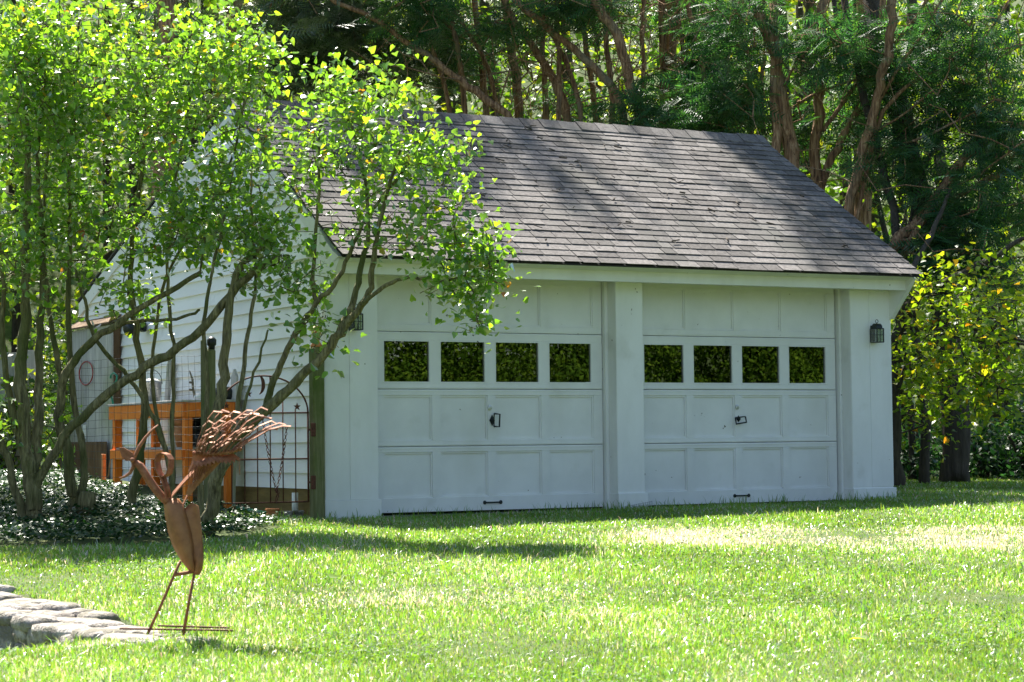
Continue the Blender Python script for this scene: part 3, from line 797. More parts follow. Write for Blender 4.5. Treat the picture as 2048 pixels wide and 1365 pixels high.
tag(MB().tube([(-.77, rc[1] + .27 * math.cos(a), rc[2] + .137 * math.sin(a)) for a in np.linspace(0, 2 * math.pi, 33)], .008, 6, caps=False).build('red_hoop', M['red']), 'thin red hoop hanging on the weathered plank cupboard', 'hoop')
hk = [on_x(a, b, -.79) for a, b in ((221, 757), (222, 750), (228, 746), (234, 752), (233, 762), (224, 774), (221, 785), (228, 815))]
tag(MB().tube(hk, .011, 6).build('shepherd_hook', M['hose']), 'dark green iron hook leaning on the plank cupboard', 'hook')
th = on_x(169, 866, -.755)
tag(MB().box(-.762, -.748, th[1] - .05, th[1] + .05, th[2] - .07, th[2] + .09, .003).build('thermometer', M['white_metal']), 'white strip thermometer on the plank cupboard', 'thermometer')
sk = [on_x(216, 955, -1.15), on_x(234, 830, -1.0)]
tag(MB().tube(sk, .009, 5).build('garden_stake', M['twig']), 'pale thin stake leaning in front of the corrugated sheet', 'stake')
sk2 = on_x(207, 950, -1.25)
tag(MB().box(-1.27, -1.23, sk2[1] - .03, sk2[1] + .03, .2, sk2[2] + .22, .004).build('wooden_stake', M['terracotta']), 'short reddish wooden stake in the ivy', 'stake')

# small things at the gate's foot
for (pxy, r, h, mt, lab) in (((545, 1018), .06, .10, 'terracotta', 'terracotta pot lying under the gate by the chain end'), ((574, 1016), .055, .08, 'stone', 'pale stone pot under the gate'), ((596, 1014), .05, .085, 'stone', 'pale stone pot nearest the mossy gate post')):
    p = on_y(pxy[0], pxy[1], .05); pot((p[0], .05, float(gz(p[0], .05)) - .01), r * .75, r, h, 'flower_pot', M[mt], lab, 'flower pot')
hp = [on_x(475, 986, -.80), on_x(500, 988, -.82), on_x(525, 993, -.85), on_x(550, 999, -.88), on_x(580, 1003, -.80)]
tag(MB().tube([(p[0], p[1], float(gz(p[0], p[1])) + .03) for p in hp], .016, 7).build('garden_hose', M['hose']), 'length of teal garden hose lying behind the gate', 'hose')
pp = on_x(590, 985, -.70)
tag(MB().tube([(-.70, pp[1], -.02), (-.70, pp[1], .20)], .03, 10).build('drain_pipe', M['white_metal']), 'pale pipe end standing at the foot of the clapboard wall', 'pipe')

# ------------------------------------------------------------------ stone wall
sw = tag(empty('stone_wall', (-4.9, -6.5, -.4)), 'low dry-stone wall end with pale flat top beside the bird sculpture', 'stone wall')
def stone(c, s, seed, ang, name='stone', par=None, jag=.16):
    g = np.random.default_rng(seed)
    bm = bmesh.new(); bmesh.ops.create_icosphere(bm, subdivisions=2, radius=1)
    ca, sa = math.cos(ang), math.sin(ang)
    ph = g.uniform(0, 6, 3)
    for v_ in bm.verts:
        p = np.array(v_.co); p = np.sign(p) * np.abs(p) ** .55       # boxy boulder
        p = p / max(1.0, np.linalg.norm(p) / 1.35)
        k_ = 1 + jag * math.sin(3 * p[0] + ph[0]) * math.cos(2.5 * p[1] + ph[1]) + .4 * jag * math.sin(7 * p[0] + 5 * p[2] + ph[2]) + g.normal(0, jag * .12)
        q = p * k_ * s
        v_.co = (c[0] + q[0] * ca - q[1] * sa, c[1] + q[0] * sa + q[1] * ca, c[2] + q[2])
    bm.verts.index_update()
    b = MB().add([v_.co for v_ in bm.verts], [[v_.index for v_ in f.verts] for f in bm.faces], True); bm.free()
    return b.build(name, M['stone'], par)
we = (WALL_B - WALL_A) / np.linalg.norm(WALL_B - WALL_A); wl_ = np.linalg.norm(WALL_B - WALL_A)
wn_ = np.array([we[1], -we[0]]); wn_ = wn_ if wn_[0] < 0 else -wn_
wang = math.atan2(we[1], we[0])
g = np.random.default_rng(3)
sd = 100
t = -1.0
while t < wl_ * .97:
    hgt = .20 * (1 - float(sstep(.5, 1.02, t / wl_)))
    w = g.uniform(.13, .24)
    nr = 2 if hgt > .12 and g.random() < .75 else 1
    for r_ in range(nr):
        c2 = WALL_A + we * (t + w / 2 + r_ * .05) + wn_ * (g.uniform(-.07, -.03))
        zt_ = float(base_z(*c2)); hh = max(hgt, .05)
        cz = zt_ - .02 - hh * (r_ + .5) / nr
        stone((c2[0], c2[1], cz), np.array([w * .53, .11, hh / nr * .62]), sd, wang, 'stone', sw); sd += 1
    t += w * .93
# flat cap stones
for row in range(3):
    t = -1.0 + g.uniform(0, .2)
    while t < wl_ + .1:
        w = g.uniform(.16, .46)
        wid = .46 * (1 - .6 * float(sstep(.1, wl_ * 1.1, t + w / 2)))
        off = .05 + row * .165
        if off < wid - .04:
            c2 = WALL_A + we * (t + w / 2) - wn_ * off
            stone((c2[0], c2[1], float(base_z(*c2)) - .022 + g.uniform(-.012, .012)), np.array([w * .56, .105, .045]), sd, wang + g.normal(0, .05), 'cap_stone', sw, jag=.10); sd += 1
        t += w * .95
# flat stones bedded in the grass along the wall's foot and under the sculpture
fl = tag(empty('stone_paving', (-4.75, -7.4, -.33)), 'line of pale flat stones bedded in grass under the bird sculpture', 'paving')
for i, (px_, py_) in enumerate(((20, 1302), (90, 1299), (165, 1294), (235, 1289), (300, 1284), (350, 1281), (300, 1272), (350, 1270), (395, 1279))):
    q = on_ground(px_, py_, gz)
    stone((q[0], q[1], float(gz(q[0], q[1])) - .018), np.array([.12, .09, .03]) if i > 3 else np.array([.13, .10, .032]), 900 + i, .3 * i, 'paving_stone', fl, jag=.10)
ss = on_ground(3, 1186, gz)
tag(stone((ss[0] - .05, ss[1], float(gz(ss[0], ss[1])) + .01), np.array([.13, .11, .035]), 77, .3, 'stone_slab'), 'flat stone slab lying in the lawn at the left edge', 'stone')

# ------------------------------------------------------------------ rusty bird sculpture
BD = 10.50
SCL = BD / FPX
f1, f2 = on_ground(291, 1276), on_ground(366, 1270)
bird = tag(empty('bird_sculpture', tuple(f1)), 'rusty bird sculpture made of spades and garden rakes on the lawn', 'sculpture')
fw2 = np.array([FH[0], FH[1], 0])
def B(px, py, dd=0.0): return at(px, py, BD + dd)
def Bz(x, y, dd=0.0): return B(220 + x / 2.73, 800 + y / 2.73, dd)     # coordinates of the close-up
def bt_(P, r, name, m='rust', n=8, flat=1.0): return MB().tube([Bz(*p) for p in P], r, n, flat=flat).build(name, M[m], bird)
bt_([(195, 1300), (275, 1130), (352, 955), (385, 880)], .0075, 'leg')
bt_([(400, 1282), (430, 1110), (460, 950)], .0075, 'leg', 'rust')
bt_([(352, 955), (400, 948), (470, 935)], .010, 'hip_bar')
for (a, b, dd) in (((55, 1306), (670, 1330), 0), ((262, 1286), (650, 1302), .10)):
    A_, B_ = Bz(*a, dd), Bz(*b, dd); A_[2] = max(A_[2], float(base_z(A_[0], A_[1])) + .045); B_[2] = max(B_[2], float(base_z(B_[0], B_[1])) + .03)
    MB().band([A_, (A_ + B_) / 2, B_], np.array([.012 * FH[1], -.012 * FH[0], 0]) * 0 + np.array([FH[0], FH[1], 0]) * .012, .008).build('foot', M['rust2'], bird)
def sheet(rows, name, m):
    """spade blade: rows of (left, mid, right, bulge)"""
    V = []; n = 7
    for (lx, ly, rx, ry, bul) in rows:
        for k_ in range(n):
            s_ = k_ / (n - 1)
            V.append(Bz(lx + (rx - lx) * s_, ly + (ry - ly) * s_, -bul * math.sin(math.pi * s_)))
    F_ = [(i * n + k_, i * n + k_ + 1, (i + 1) * n + k_ + 1, (i + 1) * n + k_) for i in range(len(rows) - 1) for k_ in range(n - 1)]
    o = MB().add(V, F_, True).build(name, M[m], bird)
    md = o.modifiers.new('thick', 'SOLIDIFY'); md.thickness = .005; md.offset = 0
    return o
sheet([(290, 540, 376, 540, .006), (296, 575, 398, 575, .03), (304, 640, 420, 640, .045), (318, 720, 440, 715, .05), (340, 790, 455, 790, .05), (372, 850, 462, 860, .045), (410, 905, 466, 915, .03), (440, 938, 464, 940, .01)], 'spade_blade', 'blade')
sheet([(400, 600, 448, 560, -.02), (400, 630, 482, 580, -.01), (405, 690, 494, 660, -.005), (420, 760, 502, 740, -.005), (440, 830, 509, 810, .0), (462, 890, 511, 870, .025), (458, 935, 503, 925, .015), (452, 956, 488, 955, .004)], 'spade_blade', 'blade')
bt_([(318, 560), (290, 538), (250, 490), (205, 425), (165, 360), (130, 335)], [.019, .021, .021, .021, .020, .013], 'neck', 'rust', 10)
hd = MB(); hd.tube([Bz(*p) for p in ((128, 338), (140, 300), (160, 255), (195, 205), (235, 160), (262, 138))], [.010, .017, .018, .014, .010, .005], 8, flat=.55)
hd.build('crest', M['rust'], bird)
MB().prism([Bz(48, 258), Bz(75, 262), Bz(126, 290), Bz(130, 312), Bz(118, 333), Bz(85, 335), Bz(62, 305)], fw2 * .012).build('cheek', M['rust'], bird)
bt_([(126, 320), (128, 365), (110, 400), (80, 420), (52, 428)], [.012, .012, .010, .008, .004], 'beak', 'rust', 8, .7)
MB().lathe(Bz(122, 330, -.02), [(.002, -.012), (.010, -.01), (.012, 0), (.010, .01), (.002, .012)], 10).build('rivet', M['rust'], bird)
MB().band([Bz(*p) for p in ((318, 540), (310, 480), (290, 430), (268, 390), (258, 340), (268, 302), (292, 290), (318, 300), (334, 325), (332, 370), (322, 405), (300, 420), (288, 415))], fw2 * .030 + np.array([.008, -.004, 0]), .005).build('hoe_blade', M['rust'], bird)
bt_([(325, 530), (312, 480), (296, 420)], .011, 'hoe_neck', 'rust', 8)
# tail: rake heads and their tines
MB().band([Bz(340, 520), Bz(400, 450), Bz(470, 375), Bz(520, 330)], fw2 * .018 + CAM_UP * .012, .006).build('tail_bar', M['rust'], bird)
MB().band([Bz(395, 580, .03), Bz(430, 510, .03), Bz(480, 440, .03), Bz(520, 395, .03)], fw2 * .02 + CAM_UP * .010, .006).build('tail_bar', M['rust'], bird)
MB().prism([Bz(412, 520, .01), Bz(425, 480, .01), Bz(505, 395, .01), Bz(518, 412, .01), Bz(470, 480, .01), Bz(440, 520, .01)], fw2 * .006).build('tail_plate', M['blade'], bird)
MB().prism([Bz(452, 300, .05), Bz(520, 290, .05), Bz(640, 300, .05), Bz(560, 390, .05), Bz(480, 470, .05), Bz(430, 400, .05)], fw2 * .004).build('tail_plate', M['blade'], bird)
g = np.random.default_rng(11)
for i in range(11):       # lower garden rake, tips curling over
    s_ = i / 10
    a = np.array([430 + 95 * s_, 480 - 85 * s_]); e = np.array([455 + 215 * s_, 340 - 35 * s_ + 6 * math.sin(i)])
    m_ = (a + e) / 2 + np.array([-12, -18]); dd = -.05 + .10 * s_
    P = [Bz(*a, dd), Bz(*m_, dd), Bz(*e, dd - .01)]
    P.append(Bz(*(e + np.array([28, 14]) + s_ * np.array([8, 10])), dd - .02))
    if i == 10: P.append(Bz(708, 398, dd - .02))
    MB().band(P, CAM_UP * .0095 + fw2 * .004, .004).build('tine', M['rust'], bird)
bind = MB(); PP = [Bz(452 + 270 * s_, 292 - 26 * s_ + 14 * math.sin(s_ * 3.1), .0) for s_ in np.linspace(0, 1, 60)]
bind.tube(PP, [.010 + .003 * math.sin(i * 1.6) for i in range(60)], 8); bind.build('binding', M['rust'], bird)
tips = [(560, 128), (580, 160), (600, 68), (620, 120), (612, 172), (650, 92), (640, 66), (680, 125), (700, 70), (720, 100), (745, 82), (770, 60), (800, 78), (830, 88), (850, 52), (870, 100), (905, 130), (950, 135), (975, 145), (905, 160)]
tips = tips + [(int(q[0]), int(q[1])) for q in np.stack([g.uniform(540, 800, 16), g.uniform(120, 230, 16)], 1)]
for i, (tx, ty) in enumerate(tips):
    fr = min(1.0, max(0.0, (tx - 540) / 400)) * .9
    hk_ = np.array([g.uniform(28, 50), g.uniform(2, 20)]) if i < 20 else np.array([8., -8.])
    a = np.array([455 + 240 * fr, 300 - 18 * fr]); e = np.array([tx, ty], float) - hk_ * .7
    m1 = a + (e - a) * .4 + np.array([-16, -4]); m2 = a + (e - a) * .78 + np.array([-16, -10]); dd = g.uniform(-.06, .08)
    c_ = Bz(*e, dd)
    MB().band([Bz(*a, dd * .3), Bz(*m1, dd * .7), Bz(*m2, dd), c_, Bz(*(e + hk_), dd - .02)], CAM_UP * .0028 + fw2 * .007, .004).build('tine', M['rust'] if i % 4 else M['bright_steel'], bird)
# ------------------------------------------------------------------ vegetation helpers
def frames(D, Nn):
    D = D / (np.linalg.norm(D, axis=1, keepdims=True) + 1e-9)
    Nn = Nn - D * (Nn * D).sum(1, keepdims=True)
    Nn = Nn / (np.linalg.norm(Nn, axis=1, keepdims=True) + 1e-9)
    return D, np.cross(Nn, D), Nn
def scatter(TV, TF, P, D, Nn, S):
    """copies of a template (x = along the leaf, y = across, z = up) -> verts, faces"""
    D, B_, Nn = frames(D, Nn); S = np.asarray(S, float).reshape(-1, 1, 1)
    V = P[:, None, :] + S * (TV[None, :, 0:1] * D[:, None] + TV[None, :, 1:2] * B_[:, None] + TV[None, :, 2:3] * Nn[:, None])
    n = len(TV)
    F_ = TF[None] + (np.arange(len(P)) * n)[:, None, None]
    return V.reshape(-1, 3), F_.reshape(-1, TF.shape[1])
# heart-shaped leaf, folded on its midrib, tip curling down (stalk included in the offset)
HEART = np.array([(.18, 0, 0), (.10, .30, .07), (.38, .44, .10), (.72, .26, .04), (1.10, 0, -.14), (.72, -.26, .04), (.38, -.44, .10), (.10, -.30, .07), (.60, 0, -.03)], float)
HEART_F = np.array([(0, 2, 1), (0, 8, 2), (8, 3, 2), (8, 4, 3), (0, 7, 6), (0, 6, 8), (8, 6, 5), (8, 5, 4)])
OVAL = np.array([(0, 0, 0), (.45, .26, .05), (1, 0, -.08), (.45, -.26, .05)], float)
OVAL_F = np.array([(0, 1, 3), (1, 2, 3)])
def spray_template(n=9, droop=.18):
    V = [(0, 0, 0)]; F_ = []
    V = []; 
    for i in range(n):
        s_ = .06 + .94 * i / (n - 1); l = .36 * (1 - .75 * s_) + .06
        for sg in (-1, 1):
            b = len(V)
            x0 = s_ - .06; dz = -droop * s_ * s_
            V += [(x0, 0, dz), (x0 + .07, 0, dz), (x0 + l * .8, sg * l, dz - .05 - .05 * (i % 2))]
            F_.append((b, b + 1, b + 2) if sg > 0 else (b + 1, b, b + 2))
    return np.array(V, float), np.array(F_)
SPRAY, SPRAY_F = spray_template()
SPRAY2, SPRAY2_F = spray_template(6, .3)
def unit(v): return v / (np.linalg.norm(v, axis=-1, keepdims=True) + 1e-9)

def grow(stems, targets, r_tip=.004, seg=.22, lift=.12, wander=.10, seed=1, zpen=.35):
    """stems: list of (points, radii). Every target gets a twig to the nearest wood. Returns polylines with radii."""
    g = np.random.default_rng(seed)
    nodes = []; par = []; rad = []; 
    def resample(P, r):
        P = np.asarray(P, float); out = [P[0]]; ro = [r[0]]
        for i in range(len(P) - 1):
            L_ = np.linalg.norm(P[i + 1] - P[i]); k_ = max(1, int(L_ / seg))
            for j in range(1, k_ + 1):
                t = j / k_; out.append(P[i] + (P[i + 1] - P[i]) * t); ro.append(r[i] + (r[i + 1] - r[i]) * t)
        return out, ro
    lines = []
    for P, r in stems:
        o, ro = resample(smooth(P), np.interp(np.linspace(0, 1, len(smooth(P))), np.linspace(0, 1, len(r)), r))
        for i in range(1, len(o) - 1): o[i] = o[i] + g.normal(0, .012, 3) * min(1.5, max(.5, ro[i] * 20))
        ro = [q * g.uniform(.92, 1.08) for q in ro]
        b = len(nodes); nodes += o; par += [-1] * len(o); rad += ro
        lines.append((list(range(b, b + len(o))), True))
    n_stem = len(nodes)
    # targets near the wood first
    arr = np.array(nodes)
    T = np.asarray(targets)
    low = np.array([0, 0, 1.])
    dist = np.array([np.min(np.linalg.norm(arr - t, axis=1)) for t in T])
    buf = np.zeros((n_stem + len(T) * 8, 3)); buf[:n_stem] = arr; cnt = n_stem
    branch = []
    for ti in np.argsort(dist):
        t = T[ti]
        dv = t - buf[:cnt]; dd = np.linalg.norm(dv, axis=1) + zpen * np.maximum(0, -dv[:, 2])
        j = int(np.argmin(dd)); L_ = np.linalg.norm(t - buf[j])
        if L_ > 2.8: continue
        k_ = int(np.clip(L_ / seg, 1, 7)); prev = j; path = [j]
        for q in range(1, k_ + 1):
            s_ = q / k_
            p = buf[j] + (t - buf[j]) * s_ + np.array([0, 0, lift * L_ * math.sin(math.pi * s_)]) + (g.normal(0, wander, 3) * L_ * .35 * (s_ < 1))
            buf[cnt] = p; par.append(prev); rad.append(0); path.append(cnt); prev = cnt; cnt += 1
        branch.append(path)
    w = np.ones(cnt)
    for i in range(cnt - 1, n_stem - 1, -1):
        if par[i] >= 0: w[par[i]] += w[i] * .55
    rr_ = np.array([rad[i] if i < n_stem else min(r_tip * w[i] ** .5, .05) for i in range(cnt)])
    out = []
    for ids, _ in lines: out.append((buf[ids], rr_[ids], True))
    for path in branch:
        r = rr_[path].copy(); r[0] = r[1] if len(r) > 1 else r[0]
        out.append((buf[path], r, False))
    return out
def smooth(P, k_=2):
    P = np.asarray(P, float)
    for _ in range(k_):
        if len(P) < 3: break
        Q = [P[0]]
        for i in range(len(P) - 1): Q += [P[i] * .75 + P[i + 1] * .25, P[i] * .25 + P[i + 1] * .75]
        Q.append(P[-1]); P = np.array(Q)
    return P
def wood(lines, nstem=9, ntwig=4):
    stem, twig = MB(), MB()
    for P, r, big in lines:
        if big: stem.tube(P, r, nstem)
        else: twig.tube(P, r, ntwig if r[0] < .02 else 6, caps=False)
    return stem, twig

# ------------------------------------------------------------------ lilacs
def stem_px(pts, w0, w1, d0, d1=None, wk=.64):
    """limb traced as (px, py) at a real distance; widths in pixels of the photograph"""
    d1 = d0 if d1 is None else d1; n = len(pts)
    P = [at(p[0], p[1], d0 + (d1 - d0) * i / (n - 1)) for i, p in enumerate(pts)]
    rad = [wk * (w0 + (w1 - w0) * i / (n - 1)) / 2 * d0 / FPX for i in range(n)]
    return P, rad
def blob(px, py, rx, ry, d, rd, n, g):
    """n points in an ellipsoid given by its picture centre and half sizes (pixels) at distance d, half depth rd metres"""
    q = unit(g.normal(size=(n, 3))) * (g.random((n, 1)) ** .42)
    c = at(px, py, d)
    return c + q[:, :1] * CAM_RT * rx * d / FPX + q[:, 1:2] * CAM_UP * ry * d / FPX + q[:, 2:] * CAM_FW * rd
def lilac(label, base, stems, blobs, nleaf, nsingle, seed, leaf=(.048, .080)):
    g = np.random.default_rng(seed)
    e = tag(empty('lilac', tuple(base)), label, 'lilac', 'lilacs in the ivy bed')
    T = np.concatenate([blob(*b, g) for b in blobs])
    keep = T[:, 2] > .5
    T = T[keep]
    lines = grow(stems, T, .0032, .16, .10, .16, seed)
    st, tw = wood(lines, 10, 4)
    trunk = st.build('trunk', M['lilac_bark'], e, fix=False)
    tag(tw.build('twigs', M['lilac_bark'], trunk, fix=False), kind='stuff')
    # leaves in loose bunches along the outer twigs
    P, D = [], []
    for L_, r, big in lines:
        if big: continue
        tip, d = L_[-1], unit(L_[-1] - L_[max(0, len(L_) - 2)])
        for q in range(nleaf):
            b = g.random()
            p = tip - d * (b * .46 - .06) + g.normal(0, .055, 3)
            out = unit(d * .45 + g.normal(0, .75, 3) + np.array([0, 0, -.10]))
            P.append(p); D.append(out)
    P, D = np.array(P), np.array(D)
    up = unit(np.array([0, .15, 1.0]) + g.normal(0, .55, P.shape))
    S = g.uniform(*leaf, len(P)) * np.where(g.random(len(P)) < .2, .6, 1.0)
    Nn = up
    px_, py_, pz_ = project(P)
    score = S / pz_ * (1 + .6 * ((px_ > 430) | (py_ < 260))) * ((px_ > 0) & (py_ > 0)) + g.random(len(P)) * .002
    o = np.argsort(-score); one, many = o[:nsingle], o[nsingle:]
    V, F_ = scatter(HEART, HEART_F, P[many], D[many], Nn[many], S[many])
    me = np_mesh('crown', V, F_); me.polygons.foreach_set('use_smooth', np.ones(len(F_), bool))
    crown = tag(link('crown', me, e, M['lilac_leaf']), kind='stuff')
    lm = np_mesh('lilac_leaf', HEART, HEART_F); lm.materials.append(M['lilac_leaf_o'])
    lm.polygons.foreach_set('use_smooth', np.ones(len(HEART_F), bool))
    d_, b_, n_ = frames(D[one], Nn[one])
    for i, k_ in enumerate(one):
        lo = link('leaf', lm, crown, None, P[k_])
        m3 = Matrix((d_[i], b_[i], n_[i])).transposed()
        lo.rotation_euler = m3.to_euler(); lo.scale = (S[k_],) * 3
    # dry seed heads
    if seed % 2 == 1:
        sd_ = MB()
        for k_ in g.choice(len(T), min(16, len(T)), replace=False):
            c = T[k_] + [0, 0, .05]
            for q in range(24):
                p = c + g.normal(0, .028, 3) * [1, 1, 1.8]; sd_.tube([p, p + g.normal(0, .012, 3)], .004, 4)
        tag(sd_.build('seed_heads', M['dark_bark'], e, fix=False), kind='stuff')
    return e
dA, dB, dC, dD = 16.75, 17.6, 17.3, 17.9
S_ = stem_px
lilac('lilac with a thick limb leaning across the garage front', at(418, 1062, dA),
      [S_([(415, 1085), (424, 1010), (440, 940), (470, 880), (520, 830), (570, 785), (625, 735), (665, 685), (705, 635), (735, 600), (742, 560), (748, 500), (760, 440), (780, 370), (800, 300)], 46, 7, dA, dA - .5),
       S_([(660, 690), (690, 650), (712, 590), (725, 530), (738, 470), (735, 390), (720, 300), (690, 210)], 26, 6, dA - .25, dA + .2),
       S_([(722, 612), (752, 585), (790, 560), (835, 552), (875, 566), (930, 552), (985, 556), (1010, 575)], 15, 5, dA - .4, dA - .7),
       S_([(930, 553), (950, 590), (955, 640), (965, 670)], 5, 3, dA - .6, dA - .7),
       S_([(530, 822), (545, 770), (572, 705), (605, 645), (632, 608), (672, 570), (700, 500), (740, 420), (820, 330), (860, 260)], 24, 6, dA, dA - .5),
       S_([(632, 610), (622, 560), (628, 490), (640, 400), (635, 300), (655, 190), (650, 130)], 16, 5, dA, dA + .4),
       S_([(440, 945), (432, 860), (446, 780), (450, 700), (458, 620), (470, 540), (520, 500), (550, 470)], 40, 16, dA + .1, dA + .3),
       S_([(462, 880), (482, 780), (492, 700), (505, 620), (516, 540), (500, 440), (505, 330)], 18, 6, dA + .1, dA + .5),
       S_([(480, 850), (505, 760), (536, 660)], 13, 6, dA, dA + .1),
       S_([(410, 1060), (395, 960), (412, 850), (415, 760), (405, 660), (420, 560), (450, 430)], 22, 8, dA + .2, dA + .4)],
      [(760, 270, 130, 150, dA - .1, .9, 95), (880, 330, 80, 90, dA - .4, .5, 46), (700, 190, 90, 80, dA + .1, .6, 46), (900, 470, 110, 70, dA - .5, .45, 60), (975, 525, 52, 42, dA - .7, .25, 26),
       (905, 585, 70, 26, dA - .6, .25, 20), (958, 640, 26, 34, dA - .7, .15, 9), (600, 320, 130, 170, dA + .3, .8, 90), (560, 540, 110, 70, dA + .1, .5, 40), (640, 660, 60, 50, dA - .1, .3, 14), (780, 450, 100, 70, dA - .3, .5, 22), (500, 480, 90, 70, dA + .3, .5, 50)],
      9, 300, 11)
lilac('lilac with stems forking low in front of the grey cupboard', at(150, 1030, dB),
      [S_([(152, 1050), (146, 990), (140, 930), (118, 860), (116, 795), (145, 725), (180, 685), (240, 640), (330, 590), (400, 545)], 40, 14, dB, dB - .3),
       S_([(158, 1040), (166, 960), (168, 900), (152, 830), (140, 720), (136, 600), (142, 480), (138, 340), (150, 180), (160, 40)], 28, 7, dB, dB + .1),
       S_([(60, 1010), (90, 930), (150, 845), (240, 768), (330, 716), (400, 668), (450, 602), (520, 532), (560, 520)], 30, 24, dB - .3, dB - .7),
       S_([(145, 725), (200, 670), (262, 642), (345, 642), (400, 620)], 16, 8, dB - .1, dB - .2),
       S_([(130, 790), (100, 650), (92, 540), (85, 400), (100, 240), (110, 100)], 20, 6, dB, dB + .3)],
      [(230, 180, 190, 200, dB, 1.1, 230), (330, 430, 150, 110, dB - .2, .7, 100), (140, 430, 110, 130, dB + .2, .8, 90), (220, 570, 70, 50, dB - .1, .5, 12)],
      10, 200, 22)
lilac('lilac with a gnarled double trunk at the left edge', at(65, 1036, dC),
      [S_([(72, 1060), (62, 985), (50, 890), (40, 800), (44, 720), (54, 600), (50, 450), (60, 300), (40, 150), (50, 0)], 58, 8, dC, dC),
       S_([(52, 1045), (22, 940), (0, 880), (-40, 800), (-60, 650)], 32, 10, dC, dC - .3),
       S_([(66, 960), (78, 830), (78, 720), (82, 600), (88, 470), (70, 330), (90, 160)], 36, 7, dC, dC + .3),
       S_([(40, 880), (14, 780), (4, 680), (8, 560), (-10, 400), (0, 250)], 26, 7, dC, dC + .2)],
      [(40, 180, 150, 220, dC, 1.1, 220), (20, 480, 110, 120, dC - .1, .8, 80), (110, 90, 130, 120, dC + .3, .8, 90), (120, 880, 40, 90, dC + .5, .4, 10), (10, 840, 40, 60, dC - .2, .3, 10)],
      11, 200, 33)
lilac('lilac with a sawn stump and thin stems before the orange bench', at(262, 1012, dD),
      [S_([(256, 1035), (272, 960), (286, 890), (290, 820), (284, 740), (270, 640), (258, 560), (270, 430), (290, 300), (300, 150), (310, 20)], 34, 7, dD, dD + .1),
       S_([(352, 1010), (340, 940), (322, 870), (288, 795), (240, 735), (192, 688), (170, 610), (150, 540)], 20, 9, dD - .2, dD - .3),
       S_([(346, 1005), (346, 850), (347, 700), (340, 600), (330, 500), (350, 350), (380, 200), (410, 60)], 15, 6, dD - .1, dD),
       S_([(338, 930), (312, 830), (300, 740), (312, 640), (332, 540), (420, 420), (480, 280), (500, 120)], 14, 6, dD - .1, dD + .1)],
      [(400, 200, 170, 190, dD, 1.0, 230), (470, 90, 110, 90, dD + .2, .7, 80), (430, 420, 130, 100, dD - .1, .7, 100), (300, 600, 70, 40, dD - .2, .4, 10)],
      9, 250, 44)
tag(MB().tube([at(145, 1030, dB - .1) + [.12, 0, 0], at(160, 1000, dB - .1) + [.06, 0, 0], at(165, 985, dB - .1) + [.05, 0, 0]], [.09, .075, .07], 9).build('lilac_stump', M['lilac_bark']), 'short sawn lilac stump at the foot of the forked lilac', 'stump')

